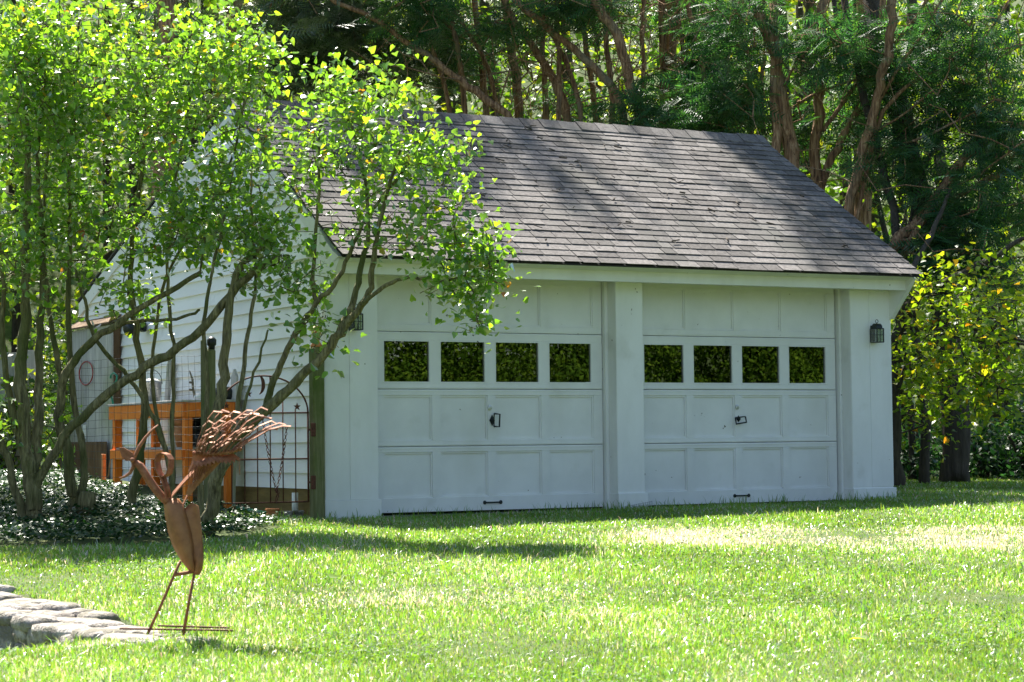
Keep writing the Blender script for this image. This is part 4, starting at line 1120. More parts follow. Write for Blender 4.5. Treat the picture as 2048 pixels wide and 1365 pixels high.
# ------------------------------------------------------------------ evergreens behind the garage
def base_of(P):      # let a traced stem run down to the ground
    x, y = P[0][0], P[0][1]; d = P[0] - P[1]; 
    z = float(gz(x, y)); k_ = (P[0][2] - z)
    foot = P[0] + np.array([d[0], d[1], 0]) / (abs(d[2]) + .05) * min(k_, 2.5) * .5
    foot[2] = float(gz(foot[0], foot[1])) - .1
    return foot
def cedar(label, traces, d, top, spread, nspray, seed, fol, matl='cedar_leaf', cat='cedar', grp='evergreens behind the garage', size=(.28, .46), upper=85, bare=14, name='cedar', bark='cedar_bark', limbs=(), zlo=8.0):
    g = np.random.default_rng(seed)
    stems = []
    for pts, w0, w1 in traces:
        P, r = stem_px(pts, w0, w1, d, d + g.uniform(-.4, .6), .74)
        ft = base_of(P); P = [ft] + P; r = [r[0] * 1.1] + r
        # carry the stem on above the picture
        dv = P[-1] - P[-2]; dv = dv / np.linalg.norm(dv); dv = dv * .6 + np.array([0, 0, .8])
        if P[-1][2] > 5.2:
            for q in range(3):
                P.append(P[-1] + dv * (top - P[-1][2]) / 3 * (1 - .1 * q)); r.append(max(.02, r[-1] * .72))
        stems.append((P, r))
    for pts, w0, w1 in limbs: stems.append(stem_px(pts, w0, w1, d, d - .6))
    b = stems[0][0][0]
    e = tag(empty(name, tuple(b)), label, cat, grp)
    T = np.concatenate([blob(*f, g) for f in fol]) if fol else np.zeros((0, 3))
    # crown above the picture: shades the roof and throws its dapples
    c = np.array([b[0], b[1], 0]); up_ = unit(g.normal(size=(upper, 3))) * g.random((upper, 1)) ** .4
    zc = (top + zlo) / 2; U = c + up_ * [spread, spread, (top - zlo) / 2 + .3] + [0, 0, zc]
    if zlo < 9: U = U[(U[:, 2] < 3.0 + 1.56 * U[:, 1]) & (U[:, 0] < 6.8 + .5 * np.sin(U[:, 2] * 2))]
    dead = []
    for P, r in stems:
        for q in range(bare):
            i = g.integers(1, max(2, min(4, len(P) - 1))); t = g.random(); p = np.asarray(P[i]) * (1 - t) + np.asarray(P[min(i + 1, len(P) - 1)]) * t
            a = g.uniform(0, 6.28); l = g.uniform(.5, 1.7); dead.append(p + np.array([math.cos(a) * l, math.sin(a) * l, g.uniform(-.1, .7)]))
    dead = np.array(dead) if dead else np.zeros((0, 3))
    allT = np.concatenate([T, U, dead])
    lines = grow(stems, allT, .006, .35, .06, .12, seed, .2)
    st, tw = wood(lines, 9, 4)
    trunk = st.build('trunk', M[bark], e, fix=False)
    tag(tw.build('branches', M[bark], trunk, fix=False), kind='stuff')
    P, D, S = [], [], []
    for set_, k_, sz in ((T, nspray, size), (U, 5, (.7, 1.1))):
        for t in set_:
            p = t + g.normal(0, .16, (k_, 3)); P.append(p)
            D.append(unit(g.normal(size=(k_, 3)) * [1, 1, .35] + [0, 0, -.1])); S.append(g.uniform(*sz, k_))
    P, D, S = np.concatenate(P), np.concatenate(D), np.concatenate(S)
    V, F_ = scatter(SPRAY, SPRAY_F, P, D, unit(np.array([0, 0, 1.]) + g.normal(0, .45, P.shape)), S)
    tag(link('crown', np_mesh('crown', V, F_), e, M[matl]), kind='stuff')
    return e
T_ = lambda *a: a
cedar('thick red-barked cedar rising behind the right end of the ridge', [([(1584, 340), (1568, 240), (1556, 150), (1545, 85), (1512, 15)], 44, 26), ([(1550, 110), (1547, 40), (1548, -20)], 26, 22)], 28.0, 14.0, 2.2, 7, 1,
      [(1480, 60, 90, 70, 28.3, 1.2, 32), (1650, 90, 70, 70, 27.6, .8, 26), (1470, 200, 60, 60, 28.4, 1.0, 24)], upper=60, zlo=12.0, limbs=[([(1560, 180), (1600, 120), (1640, 60), (1660, 0)], 9, 5)])
cedar('upright two-stemmed cedar just right of the roof peak', [([(1640, 410), (1626, 320), (1640, 220), (1650, 120), (1640, 40), (1652, -20)], 32, 24), ([(1645, 340), (1690, 272), (1728, 190), (1750, 110), (1764, 40)], 24, 16)], 28.6, 14.2, 2.2, 7, 2,
      [(1760, 120, 110, 90, 28.4, 1.0, 40), (1600, 260, 60, 60, 29.2, .6, 16), (1720, 250, 60, 70, 29.0, .7, 22)],
      upper=60, zlo=12.0, limbs=[([(1595, 207), (1640, 185), (1690, 165), (1760, 150), (1850, 130)], 11, 5), ([(1645, 262), (1700, 185), (1760, 120), (1830, 40), (1860, -10)], 15, 9)])
cedar('slim leaning cedar with sunlit orange bark near the roof rake', [([(1690, 440), (1722, 330), (1745, 245), (1764, 165), (1780, 80), (1788, -20)], 30, 24), ([(1745, 250), (1800, 180), (1870, 140), (1960, 110)], 13, 7)], 27.6, 13.6, 2.2, 7, 3,
      [(1900, 100, 140, 110, 27.4, 1.1, 64), (1790, 330, 80, 60, 27.6, .8, 28), (1960, 230, 90, 80, 27.5, .9, 34), (1850, 250, 80, 60, 27.8, .8, 20)],
      upper=60, zlo=12.0, limbs=[([(1752, 215), (1800, 130), (1850, 60), (1890, -10)], 12, 7), ([(1728, 330), (1800, 290), (1880, 262), (1990, 200)], 11, 6), ([(1740, 270), (1830, 215), (1930, 120), (2040, 90)], 8, 4)])
cedar('cedar leaning far right over the garage corner', [([(1770, 500), (1850, 430), (1915, 330), (1962, 280), (2060, 245)], 34, 22), ([(1830, 445), (1900, 400), (1990, 350), (2070, 330)], 20, 12)], 27.0, 12.5, 2.2, 7, 4,
      [(1960, 420, 110, 70, 26.8, 1.0, 50), (1860, 500, 80, 55, 27.0, .8, 32), (2010, 300, 70, 60, 27.2, .8, 26), (1980, 530, 80, 40, 26.8, .8, 20)], bare=8, upper=30, zlo=11.5,
      limbs=[([(1800, 480), (1860, 470), (1940, 420), (2060, 405)], 10, 6), ([(1790, 490), (1850, 520), (1920, 505), (2010, 520), (2070, 510)], 8, 5), ([(1880, 385), (1960, 350), (2050, 280)], 8, 4)])
cedar('cedar stem leaning left with a crooked orange limb', [([(1040, 250), (973, 195), (916, 160), (872, 123), (820, 88), (767, 48), (720, 22), (640, -6)], 24, 12)], 30.0, 13.5, 2.2, 6, 5,
      [(840, 20, 90, 40, 30.2, .9, 36)], bare=40, upper=140)
cedar('slender pale cedar stem leaning left behind the ridge', [([(1142, 255), (1122, 192), (1083, 119), (1040, 60), (1000, -10)], 26, 18)], 31.0, 14.5, 2.2, 6, 6, [(1000, 60, 60, 50, 31.4, .9, 22)], bare=40, upper=140)
cedar('reddish cedar leaning left through the middle of the grove', [([(1258, 262), (1234, 178), (1180, 127), (1127, 79), (1062, 28), (1015, -12)], 24, 17)], 29.6, 15, 2.3, 6, 7, [(1110, 20, 80, 40, 29.9, .9, 24)], bare=40, upper=140)
cedar('stout pale cedar leaning left above the middle of the ridge', [([(1284, 268), (1260, 148), (1238, 80), (1203, 26), (1186, -15)], 30, 24)], 29.2, 15.5, 2.4, 6, 8, [(1300, 230, 70, 40, 28.6, .7, 34), (1180, 10, 60, 30, 29.4, .9, 16)], bare=34, upper=140)
cedar('dark straight cedar trunk deep in the grove', [([(1040, 245), (1032, 140), (1016, 66), (1010, -20)], 28, 24), ([(975, 235), (965, 140), (950, 40)], 22, 16)], 33.5, 15, 2.6, 6, 9, [(930, 110, 60, 60, 34, 1.2, 26)], bare=40, upper=140)
cedar('thin red cedar trunk between darker stems', [([(1092, 255), (1088, 150), (1083, 66), (1086, -20)], 19, 15), ([(1195, 260), (1184, 160), (1167, 66), (1160, -20)], 17, 14)], 32.5, 15.5, 2.3, 6, 10, [(1140, 210, 60, 40, 33, 1.0, 14)], bare=40, upper=140)
cedar('pair of straight brown cedar trunks behind the ridge', [([(1330, 262), (1326, 132), (1321, -20)], 24, 20), ([(1346, 262), (1343, 132), (1334, -20)], 21, 18)], 31.5, 16, 2.5, 6, 11, [(1380, 235, 70, 40, 30.5, .8, 34), (1350, 20, 60, 30, 32, 1, 14)], bare=40, upper=140)
cedar('forked grey cedar with a dark skirt of needles', [([(1420, 280), (1414, 198), (1404, 114), (1387, 53), (1370, -20)], 19, 14), ([(1456, 285), (1450, 205), (1450, 110), (1476, 62), (1486, -15)], 24, 16)], 30.5, 16, 2.5, 7, 12, [(1440, 230, 80, 50, 29.6, .9, 60), (1420, 60, 60, 60, 31, .9, 30), (1400, 150, 50, 50, 31, .9, 22)], bare=24, upper=140)
cedar('fan of slim tan cedar stems left of the grove', [([(905, 240), (885, 150), (850, 60), (820, -20)], 15, 11), ([(930, 245), (925, 150), (905, 50), (880, -20)], 17, 12), ([(995, 248), (985, 150), (940, 70), (890, -10)], 14, 9)], 31.8, 15, 2.2, 6, 14, [(880, 40, 70, 40, 32, .9, 16)], bare=30, upper=110)
cedar('fan of slim orange cedar stems in the middle of the grove', [([(1115, 255), (1120, 150), (1112, 50), (1118, -20)], 15, 11), ([(1165, 258), (1150, 160), (1105, 70), (1070, -15)], 15, 10), ([(1225, 262), (1222, 160), (1210, 60), (1222, -20)], 18, 13), ([(1270, 262), (1290, 160), (1282, 60), (1290, -20)], 15, 11)], 30.6, 15.5, 2.2, 6, 15, [(1230, 30, 60, 30, 31, .9, 12)], bare=26, upper=110)
cedar('fan of slim cedar stems above the right of the ridge', [([(1375, 268), (1368, 160), (1362, 60), (1350, -20)], 15, 11), ([(1500, 285), (1502, 180), (1490, 80), (1462, -10)], 17, 12), ([(1530, 290), (1520, 180), (1535, 60), (1522, -20)], 14, 10)], 31.0, 15.5, 2.2, 6, 16, [(1500, 40, 60, 40, 31.4, .9, 12)], bare=26, upper=110)
cedar('shadowy hemlock with fine glinting twigs above the left of the roof', [([(760, 250), (752, 120), (748, -20)], 30, 24)], 33.0, 15.5, 3.0, 9, 13,
      [(680, 90, 140, 130, 32.6, 1.6, 190), (600, 40, 120, 80, 32, 1.4, 100), (860, 110, 90, 90, 33.5, 1.2, 70), (560, 150, 80, 70, 32.4, 1.2, 60)], 'hemlock_leaf', 'hemlock', size=(.20, .36), bare=30, name='hemlock', bark='dark_bark')
# hemlocks added to shade roof and ivy; cedar crowns raised to shade the lawn
for (x, y, tp, sp, sd, lab) in ((1.2, 9.8, 17.5, 2.3, 24, 'tall hemlock added behind the middle lilacs to shade the roof'), (2.7, 11.2, 18.5, 2.6, 25, 'tall hemlock added behind the left half of the roof to shade it'), (-3.4, 8.6, 15.0, 2.4, 21, 'hemlock added behind the left lilacs to shade the ivy'), (9.5, 10.0, 21, 2.8, 22, 'tall cedar behind the right corner of the lawn'), (13.0, 9.6, 20.5, 2.8, 23, 'tall cedar at the right edge of the woods')):
    g = np.random.default_rng(sd)
    b = np.array([x, y, float(gz(x, y)) - .1])
    e = tag(empty('hemlock' if sd in (21, 24, 25) else 'cedar', tuple(b)), lab, 'hemlock' if sd in (21, 24, 25) else 'cedar', 'evergreens behind the garage')
    stems = [([b, b + [.1, .1, 3], b + [.2, 0, 7], b + [.1, .2, tp]], [.2, .17, .13, .03])]
    lo_ = 4.6 if sd == 25 else 8.5 if sd in (21, 24) else 18.4; nU = 190 if sd == 25 else 130 if sd in (21, 24) else 70
    U = unit(g.normal(size=(nU, 3))) * g.random((nU, 1)) ** .45 * [sp, sp, (tp - lo_) / 2] + [x, y, (tp + lo_) / 2]
    U = U[U[:, 2] < 2.6 + 1.56 * U[:, 1] + (4 if x < 0 or x > 9 else 0)]
    lines = grow(stems, U, .006, .4, .05, .1, sd, .2); st, tw = wood(lines, 9, 4)
    tr_ = st.build('trunk', M['cedar_bark'], e, fix=False); tag(tw.build('branches', M['cedar_bark'], tr_, fix=False), kind='stuff')
    P = np.repeat(U, 9, 0) + g.normal(0, .22, (len(U) * 9, 3))
    V, F_ = scatter(SPRAY, SPRAY_F, P, unit(g.normal(size=P.shape) * [1, 1, .35]), unit(np.array([0, 0, 1.]) + g.normal(0, .45, P.shape)), g.uniform(.35, .6, len(P)))
    tag(link('crown', np_mesh('crown', V, F_), e, M['cedar_leaf'] if sd in (22, 23) else M['hemlock_leaf']), kind='stuff')

# ------------------------------------------------------------------ broadleaf trees at the right
def broadleaf(label, stems, fol, nl, size, seed, matl, name, cat, grp, bark='dark_bark', kinds=(HEART, HEART_F), bias=(0, 0, -.25)):
    g = np.random.default_rng(seed)
    e = tag(empty(name, tuple(stems[0][0][0])), label, cat, grp)
    T = np.concatenate([blob(*f, g) for f in fol])
    lines = grow(stems, T, .005, .3, .08, .12, seed, .2); st, tw = wood(lines, 10, 4)
    tr_ = st.build('trunk', M[bark], e, fix=False); tag(tw.build('branches', M[bark], tr_, fix=False), kind='stuff')
    P = np.repeat(T, nl, 0) + g.normal(0, .21, (len(T) * nl, 3))
    D = unit(g.normal(size=P.shape) * [1, 1, .5] + list(bias))
    V, F_ = scatter(*kinds, P, D, unit(np.array([0, -.1, 1.]) + g.normal(0, .4, P.shape)), g.uniform(*size, len(P)))
    tag(link('crown', np_mesh('crown', V, F_), e, M[matl]), kind='stuff')
    return e
dm = 24.5
def foot(px, py, d):
    p = at(px, py, d); p[2] = float(gz(p[0], p[1])) - .1; return p
bs = foot(1795, 975, 25.5)
broadleaf('slender maple with glowing yellow-green leaves at the garage corner',
          [([bs, at(1790, 800, 25.4), at(1792, 690, 25.3), at(1805, 630, 25.2), at(1840, 585, 25.0), at(1890, 565, 24.8), at(1960, 530, 24.6), at(2060, 470, 24.4)], [.09, .08, .075, .07, .055, .045, .035, .02]),
           ([at(1806, 628, 25.2), at(1870, 635, 25), at(1930, 655, 24.8), at(2000, 668, 24.5), at(2070, 690, 24.3)], [.03, .028, .024, .02, .012]),
           ([at(1800, 655, 25.2), at(1850, 655, 25), at(1930, 680, 24.8), at(2060, 690, 24.5)], [.03, .026, .02, .012]),
           ([at(1798, 660, 25.2), at(1812, 560, 25.6), at(1870, 460, 26), at(1900, 380, 26.4)], [.04, .035, .03, .015])],
          [(1950, 640, 140, 70, 24.0, 1.2, 60), (1910, 740, 120, 60, 24.2, 1.2, 60), (2000, 780, 90, 60, 23.8, 1.0, 44), (1850, 600, 60, 50, 25.0, .6, 26), (1970, 560, 110, 40, 24.6, .9, 30), (1850, 830, 60, 50, 26, .6, 24), (1840, 720, 50, 60, 25.4, .6, 24)],
          11, (.06, .098), 51, 'maple_leaf', 'maple', 'maple', 'broadleaf trees in the woods')
bs = foot(2000, 968, 32)
broadleaf('second maple glowing deeper in the woods at the right',
          [([bs, bs + [0, 0, 2], bs + [-.2, .1, 4], bs + [0, .2, 7]], [.1, .09, .07, .03])],
          [(1950, 610, 150, 90, 31.5, 1.5, 80), (1940, 780, 130, 70, 31, 1.2, 60), (1860, 690, 70, 100, 31, 1.0, 36)],
          10, (.07, .115), 52, 'maple_leaf', 'maple', 'maple', 'broadleaf trees in the woods')
for (px_, w, d, lab, sd) in ((1848, 19, 26.6, 'dark thin trunk standing right of the garage corner', 61), (1824, 13, 28.5, 'dark sapling trunk close behind the garage corner', 62), (1912, 56, 27.4, 'broad grey oak trunk at the edge of the lawn', 63), (1985, 30, 34, 'dim trunk deep in the woods at the right edge', 64)):
    b = foot(px_, 968, d); r0 = w / 2 * d / FPX
    broadleaf(lab, [([b, b + [.0, 0, 1.4], b + [.15, .5, 3.2], b + [0.4, 2.0, 6.5], b + [.8, 3.0, 9.5]], [r0 * 1.18, r0, r0 * .92, r0 * .8, r0 * .5]),
                    ([b + [.15, .5, 3.2], b + [.9, .8, 4.6], b + [2.0, 1.2, 5.4]], [r0 * .4, r0 * .3, r0 * .15])],
              [(px_ + 30, 420, 150, 110, d + 3, 1.3, 14), (px_ + 20, 150, 190, 140, d + 3.5, 1.6, 22)], 9, (.07, .11), sd, 'maple_leaf' if sd != 64 else 'wood_leaf', 'oak' if sd == 63 else 'woodland_tree', 'tree', 'broadleaf trees in the woods', 'dark_bark')
# understory shrubs along the lawn's far edge
for i, (px_, py_, rx, ry, d, lab) in enumerate(((1830, 930, 60, 60, 29, 'dark shrub behind the garage corner'), (1975, 925, 60, 70, 29.5, 'dark shrub right of the broad oak trunk'), (2060, 900, 60, 100, 28.5, 'tall dark shrub at the right edge of the lawn'), (1890, 900, 60, 80, 31, 'dark shrub behind the broad oak trunk'),
                                                  (20, 860, 110, 120, 25, 'dark shrub behind the left lilac'), (110, 760, 70, 150, 27.5, 'tall bush behind the left lilac trunks'))):
    g = np.random.default_rng(200 + i)
    T = blob(px_, py_, rx, ry, d, .8, 120, g); b = foot(px_, py_ + ry, d); T = T[T[:, 2] > b[2] + .15]
    e = tag(empty('shrub', tuple(b)), lab, 'shrub', 'shrubs at the edge of the woods')
    stems = [([b, b + [.05, 0, .4], b + [.1, .05, .8]], [.03, .025, .02]), ([b, b + [-.15, 0, .4], b + [-.3, .05, .7]], [.03, .025, .02])]
    lines = grow(stems, T, .004, .25, .05, .1, 200 + i, .2); st, tw = wood(lines, 7, 4); st.v += []
    tr_ = st.build('stem', M['dark_bark'], e, fix=False); tag(tw.build('branches', M['dark_bark'], tr_, fix=False), kind='stuff')
    P = np.repeat(T, 16, 0) + g.normal(0, .12, (len(T) * 16, 3))
    V, F_ = scatter(OVAL, OVAL_F, P, unit(g.normal(size=P.shape)), unit(np.array([0, -.2, 1.]) + g.normal(0, .5, P.shape)), g.uniform(.07, .13, len(P)))
    tag(link('foliage', np_mesh('foliage', V, F_), e, M['under_leaf'] if i < 4 else M['wood_leaf']), kind='stuff')

# ------------------------------------------------------------------ the woods behind, too far to tell apart
g = np.random.default_rng(99)
def woods_leaves(n, dlo, dhi, zhi, size, lat, holes=.30):
    d = dlo + (dhi - dlo) * g.random(n) ** 1.2; s_ = g.uniform(-lat, lat, n)
    P = CAM_LOC[None, :2] + d[:, None] * FH + (s_ * d)[:, None] * np.array([FH[1], -FH[0]])
    z = gz(P[:, 0], P[:, 1])
    h = zhi * g.random(n) ** .9
    P = np.concatenate([P, (z + h)[:, None]], 1)
    # clumps: keep where a cheap lattice noise is high
    q = np.sin(P[:, 0] * 1.1 + 2 * np.sin(P[:, 2] * .7)) + np.sin(P[:, 1] * .9 + P[:, 2] * 1.3) + np.sin(P[:, 2] * 1.7 + P[:, 0] * .6)
    return P[q > -.9 + holes]
P = woods_leaves(230000, 36, 62, 22, .2, .38)
V, F_ = scatter(OVAL, OVAL_F, P, unit(g.normal(size=P.shape) * [1, 1, .6] + [0, 0, -.3]), unit(np.array([0, 0, 1.]) + g.normal(0, .55, P.shape)), g.uniform(.15, .29, len(P)))
tag(link('woods', np_mesh('woods', V, F_), None, M['wood_leaf']), 'dense sunlit woods closing off the view behind the trees', 'woods', kind='stuff')
# dim trunks in the woods
wt = MB()
for i in range(60):
    d = g.uniform(37, 55); s_ = g.uniform(-.34, .34)
    p = CAM_LOC[:2] + d * FH + s_ * d * np.array([FH[1], -FH[0]]); z = float(gz(p[0], p[1])); r = g.uniform(.07, .2)
    wt.tube([(p[0], p[1], z - .2), (p[0] + g.normal(0, .2), p[1], z + 6), (p[0] + g.normal(0, .5), p[1], z + 13)], [r, r * .8, r * .5], 6)
tag(wt.build('woodland_trunks', M['dark_bark'], None, fix=False), 'dim trunks deep in the woods behind the grove', 'woods', kind='stuff')
# woods behind the viewer, mirrored in the door windows
nc = 470
C_ = np.stack([g.uniform(8, 34, nc), -29 - 3.5 * g.random(nc), .4 + 6.0 * g.random(nc)], 1); C_[:, 2] += gz(C_[:, 0], C_[:, 1])
rc_ = g.uniform(.45, 1.15, nc)
dirs = unit(g.normal(size=(nc, 330, 3)) + [0, .35, .25])
P = (C_[:, None] + dirs * (rc_[:, None, None] * g.uniform(.75, 1.08, (nc, 330, 1)))).reshape(-1, 3); dr = dirs.reshape(-1, 3)
V, F_ = scatter(OVAL, OVAL_F, P, unit(np.cross(dr, g.normal(size=P.shape)) + [0, 0, -.5]), unit(dr * .8 + [0, 0, .5] + g.normal(0, .45, P.shape)), g.uniform(.10, .17, len(P)))
n = 26000
P = np.stack([g.uniform(4, 38, n), -34.5 - 1.5 * g.random(n), 9 * g.random(n)], 1); P[:, 2] += gz(P[:, 0], P[:, 1])
V2, F2 = scatter(OVAL, OVAL_F, P, unit(g.normal(size=P.shape) + [0, 0, -.4]), unit(np.array([0, .5, .8]) + g.normal(0, .4, P.shape)), g.uniform(.22, .36, len(P)))
F_ = np.concatenate([F_, F2 + len(V)]); V = np.concatenate([V, V2])
tag(link('hedge', np_mesh('hedge', V, F_), None, M['hedge_leaf']), 'tall leafy hedgerow mirrored in the garage door windows', 'hedge', kind='stuff')

# ------------------------------------------------------------------ ivy bed
def in_poly(P, poly):
    x, y = P[:, 0], P[:, 1]; r = np.zeros(len(P), bool); j = len(poly) - 1
    for i in range(len(poly)):
        xi, yi = poly[i]; xj, yj = poly[j]
        c = ((yi > y) != (yj > y)) & (x < (xj - xi) * (y - yi) / (yj - yi + 1e-12) + xi); r ^= c; j = i
    return r
BED = [(-4.6, -1.55), (-3.6, -2.0), (-2.9, -2.2), (-2.3, -2.05), (-1.75, -1.6), (-1.36, -1.1), (-1.42, -.6), (-1.7, .0), (-1.75, 1.2), (-1.5, 2.5), (-1.5, 5.0), (-6, 5), (-6, -1.2)]
n = 52000
P = np.stack([g.uniform(-6, -1.2, n), g.uniform(-2.3, 5, n)], 1)
P = P + .0; P = P[in_poly(P + g.normal(0, .05, P.shape), BED)]
hgt = .05 + .07 * g.random(len(P)) * (1 + .4 * np.sin(P[:, 0] * 5) * np.sin(P[:, 1] * 4))
P3 = np.concatenate([P, (gz(P[:, 0], P[:, 1]) + hgt)[:, None]], 1)
V, F_ = scatter(OVAL, OVAL_F, P3, unit(g.normal(size=P3.shape) * [1, 1, .3] + [0, 0, .1]), unit(np.array([0, -.05, 1.]) + g.normal(0, .42, P3.shape)), g.uniform(.035, .06, len(P3)))
tag(link('ivy', np_mesh('ivy', V, F_), None, M['vinca']), 'glossy dark green ivy carpet under the lilacs', 'ground cover', kind='stuff')

# ------------------------------------------------------------------ lawn
def blades(n, lo, hi, hmin, hmax, seed, lat=.27, lat0=0.0, wk=1.0):
    g = np.random.default_rng(seed)
    d = np.exp(g.uniform(np.log(lo), np.log(hi), n)); s_ = g.uniform(lat0, lat, n) * np.where(g.random(n) < .5, -1, 1)
    P = CAM_LOC[None, :2] + d[:, None] * FH + (s_ * d)[:, None] * np.array([FH[1], -FH[0]])
    x, y = P[:, 0], P[:, 1]
    keep = ~((x > XL - .02) & (x < XR + .02) & (y > YF - .03) & (y < YR)) & ~in_poly(P, BED)
    keep &= ~((x > -2.0) & (x < XL) & (y > .35))
    t, s2 = wall_side(x, y)
    wid = .42 * (1 - .6 * sstep(.1, 1.1, t))
    keep &= ~((s2 < .0) & (s2 > -wid) & (t < 1.02) & (t > -.74))
    keep &= (y < 14)
    P = P[keep]; x, y = P[:, 0], P[:, 1]; n = len(P); d = depth(x, y)
    pat = np.sin(x * 1.9 + 1.7 * np.sin(y * .8)) * np.sin(y * 1.3 + .9 * np.sin(x * 1.1)) + .5 * np.sin(x * 5.1 + y * 2.3) * np.sin(y * 4.3 - x * 1.7)
    px_, py_, _ = project(np.stack([x, y, gz(x, y)], 1))
    # worn straw patch in front of the right-hand door and a dry streak in mid lawn
    u_ = (x - 2.0) * .88 - (y + 5.0) * .475; v_ = (x - 2.0) * .475 + (y + 5.0) * .88
    bare = np.exp(-((u_ / 2.3) ** 2 + ((v_ + .12 * u_) / 1.05) ** 2) ** 2)
    u2 = (x + 2.9) * .88 - (y + 6.6) * .475; v2 = (x + 2.9) * .475 + (y + 6.6) * .88
    silver = np.exp(-((u2 / 1.1) ** 2 + (v2 / .45) ** 2))
    bare = np.clip(bare * (1.0 + .8 * pat), 0, 1)
    dry = np.clip(.15 + .15 * pat + .85 * bare + .5 * silver, .03, .95)
    isdry = g.random(n) < dry
    h = g.uniform(hmin, hmax, n) * (1 + .25 * pat) * np.where(isdry, .8, 1) * (1 - .15 * bare)
    wd = wk * g.uniform(.0017, .0034, n) * np.clip(d / 11, .8, 2.2)
    a = g.uniform(0, 2 * np.pi, n); lean = np.abs(g.normal(0, .55, n)) + .08
    la = g.uniform(0, 2 * np.pi, n)
    ld = np.stack([np.cos(la), np.sin(la), np.zeros(n)], 1); sd = np.stack([np.cos(a), np.sin(a), np.zeros(n)], 1)
    b = np.concatenate([P, (gz(x, y) - .004)[:, None]], 1)
    m = b + ld * (h * lean * .35)[:, None]; m[:, 2] += h * .6
    tp = b + ld * (h * lean)[:, None]; tp[:, 2] += h * np.clip(1.0 - .25 * lean, .35, 1)
    w = wd[:, None] * sd
    V = np.stack([b - w, b + w, m - w * .8, m + w * .8, tp], 1).reshape(-1, 3)
    i0 = (np.arange(n) * 5)[:, None]
    F_ = np.concatenate([i0 + [0, 1, 3], i0 + [0, 3, 2], i0 + [2, 3, 4]], 1).reshape(-1, 3)
    green = np.stack([g.uniform(.095, .175, n), g.uniform(.20, .30, n), g.uniform(.022, .046, n)], 1) * (1 + .18 * pat)[:, None]
    straw = np.stack([g.uniform(.40, .60, n), g.uniform(.38, .56, n), g.uniform(.42, .60, n)], 1)
    c = np.where(isdry[:, None], straw, green)
    c = np.concatenate([c, np.ones((n, 1))], 1).astype(np.float32)
    me = np_mesh('grass', V, F_)
    at_ = me.attributes.new('col', 'FLOAT_COLOR', 'POINT'); at_.data.foreach_set('color', np.repeat(c, 5, 0).ravel())
    return me
tag(link('outer_grass', blades(70000, 7.0, 30, .03, .06, 9, .52, .268, 2.6), None, M['grass']), 'lawn grass running on past both sides of the view', 'grass', kind='stuff')
tag(link('grass', blades(390000, 8.0, 30, .020, .052, 5), None, M['grass']), 'sunlit lawn grass in front of the garage', 'grass', kind='stuff')
tag(link('long_grass', blades(6000, 8.4, 24, .055, .10, 6), None, M['grass']), 'scattered taller grass blades standing above the lawn', 'grass', kind='stuff')
wg = np.random.default_rng(8)
n = 800
P = np.stack([wg.uniform(XL - .1, XR + .3, n), -.24 - np.abs(wg.normal(0, .09, n))], 1)
P = P[np.sin(P[:, 0] * 9) + np.sin(P[:, 0] * 3.7) + wg.normal(0, .6, len(P)) > -.2]
n = len(P); h = wg.uniform(.03, .13, n); la = wg.uniform(0, 6.28, n); ld = np.stack([np.cos(la), np.sin(la), 0 * la], 1); ln = wg.uniform(.1, .6, n)
b = np.concatenate([P, gz(P[:, 0], P[:, 1])[:, None] - .005], 1); w = np.stack([np.sin(la), -np.cos(la), 0 * la], 1) * .0035
m = b + ld * (h * ln * .35)[:, None]; m[:, 2] += h * .6; tp = b + ld * (h * ln)[:, None]; tp[:, 2] += h * .95
i0 = (np.arange(n) * 5)[:, None]
me = np_mesh('weeds', np.stack([b - w, b + w, m - w * .8, m + w * .8, tp], 1).reshape(-1, 3), np.concatenate([i0 + [0, 1, 3], i0 + [0, 3, 2], i0 + [2, 3, 4]], 1).reshape(-1, 3))
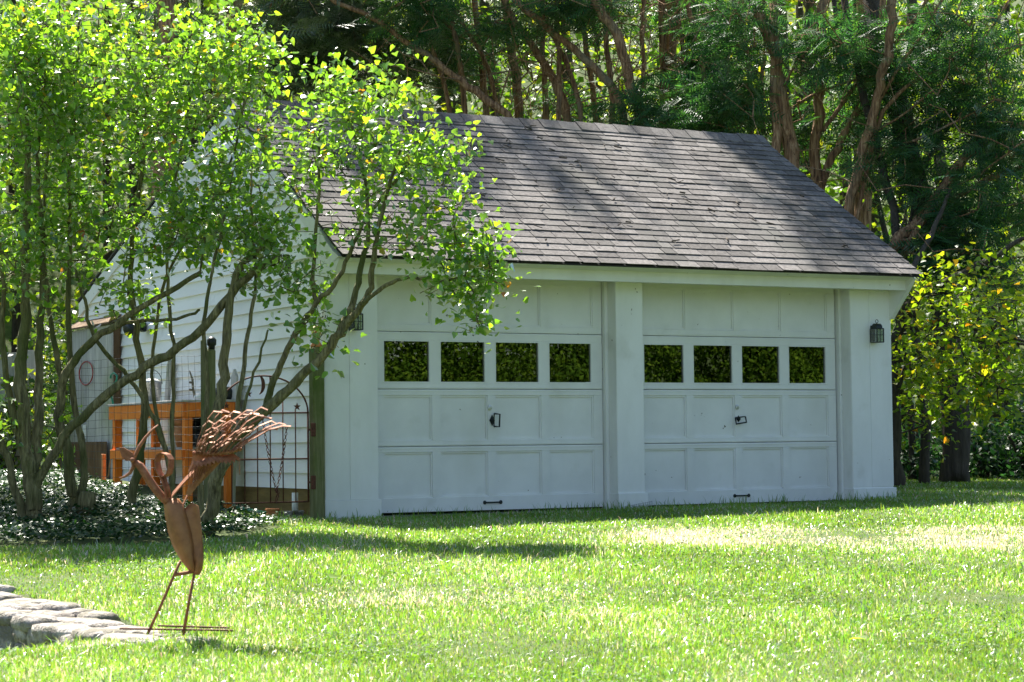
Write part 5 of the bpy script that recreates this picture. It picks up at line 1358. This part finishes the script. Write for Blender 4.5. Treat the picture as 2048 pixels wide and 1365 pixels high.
at_ = me.attributes.new('col', 'FLOAT_COLOR', 'POINT'); cw_ = np.stack([wg.uniform(.06, .13, n), wg.uniform(.15, .24, n), wg.uniform(.015, .03, n), np.ones(n)], 1).astype(np.float32)
at_.data.foreach_set('color', np.repeat(cw_, 5, 0).ravel())
tag(link('weeds', me, None, M['grass']), 'uneven fringe of untrimmed grass along the foot of the garage', 'grass', kind='stuff')
# clover and plantain between the blades
d_ = np.exp(g.uniform(np.log(8.3), np.log(20), 60000)); s_ = g.uniform(-.28, .28, 60000)
P = CAM_LOC[None, :2] + d_[:, None] * FH + (s_ * d_)[:, None] * np.array([FH[1], -FH[0]])
t_, s2_ = wall_side(P[:, 0], P[:, 1])
pt = np.sin(P[:, 0] * 2.7 + 1.9 * np.sin(P[:, 1] * 1.1)) * np.sin(P[:, 1] * 2.1 + 1.3 * np.sin(P[:, 0] * 1.6))
P = P[(pt > .25) & ~in_poly(P, BED) & (P[:, 1] < -.5) & ~((s2_ < .02) & (s2_ > -.95) & (t_ < 1.05))]
P3 = np.concatenate([P, (gz(P[:, 0], P[:, 1]) + g.uniform(.008, .035, len(P)))[:, None]], 1)
V, F_ = scatter(OVAL, OVAL_F, P3, unit(g.normal(size=P3.shape) * [1, 1, .3]), unit(np.array([0, 0, 1.]) + g.normal(0, .35, P3.shape)), g.uniform(.014, .03, len(P3)))
tag(link('clover', np_mesh('clover', V, F_), None, M['clover']), 'patches of low clover scattered through the lawn', 'ground cover', kind='stuff')
# fallen leaves on the lawn
for i, (px_, py_, lab) in enumerate(((655, 1172, 'yellow fallen leaf on the lawn right of the bird sculpture'), (1735, 1300, 'pale fallen leaf on the lawn at lower right'), (1190, 1255, 'brown fallen leaf in the middle of the lawn'))):
    p = on_ground(px_, py_); p[2] += .05
    V, F_ = scatter(HEART, HEART_F, np.array([p]), np.array([[math.cos(i * 2.), math.sin(i * 2.), .05]]), np.array([[.1, -.3, 1.]]), [.09])
    tag(link('fallen_leaf', np_mesh('fallen_leaf', V, F_), None, M['maple_leaf']), lab, 'leaf')
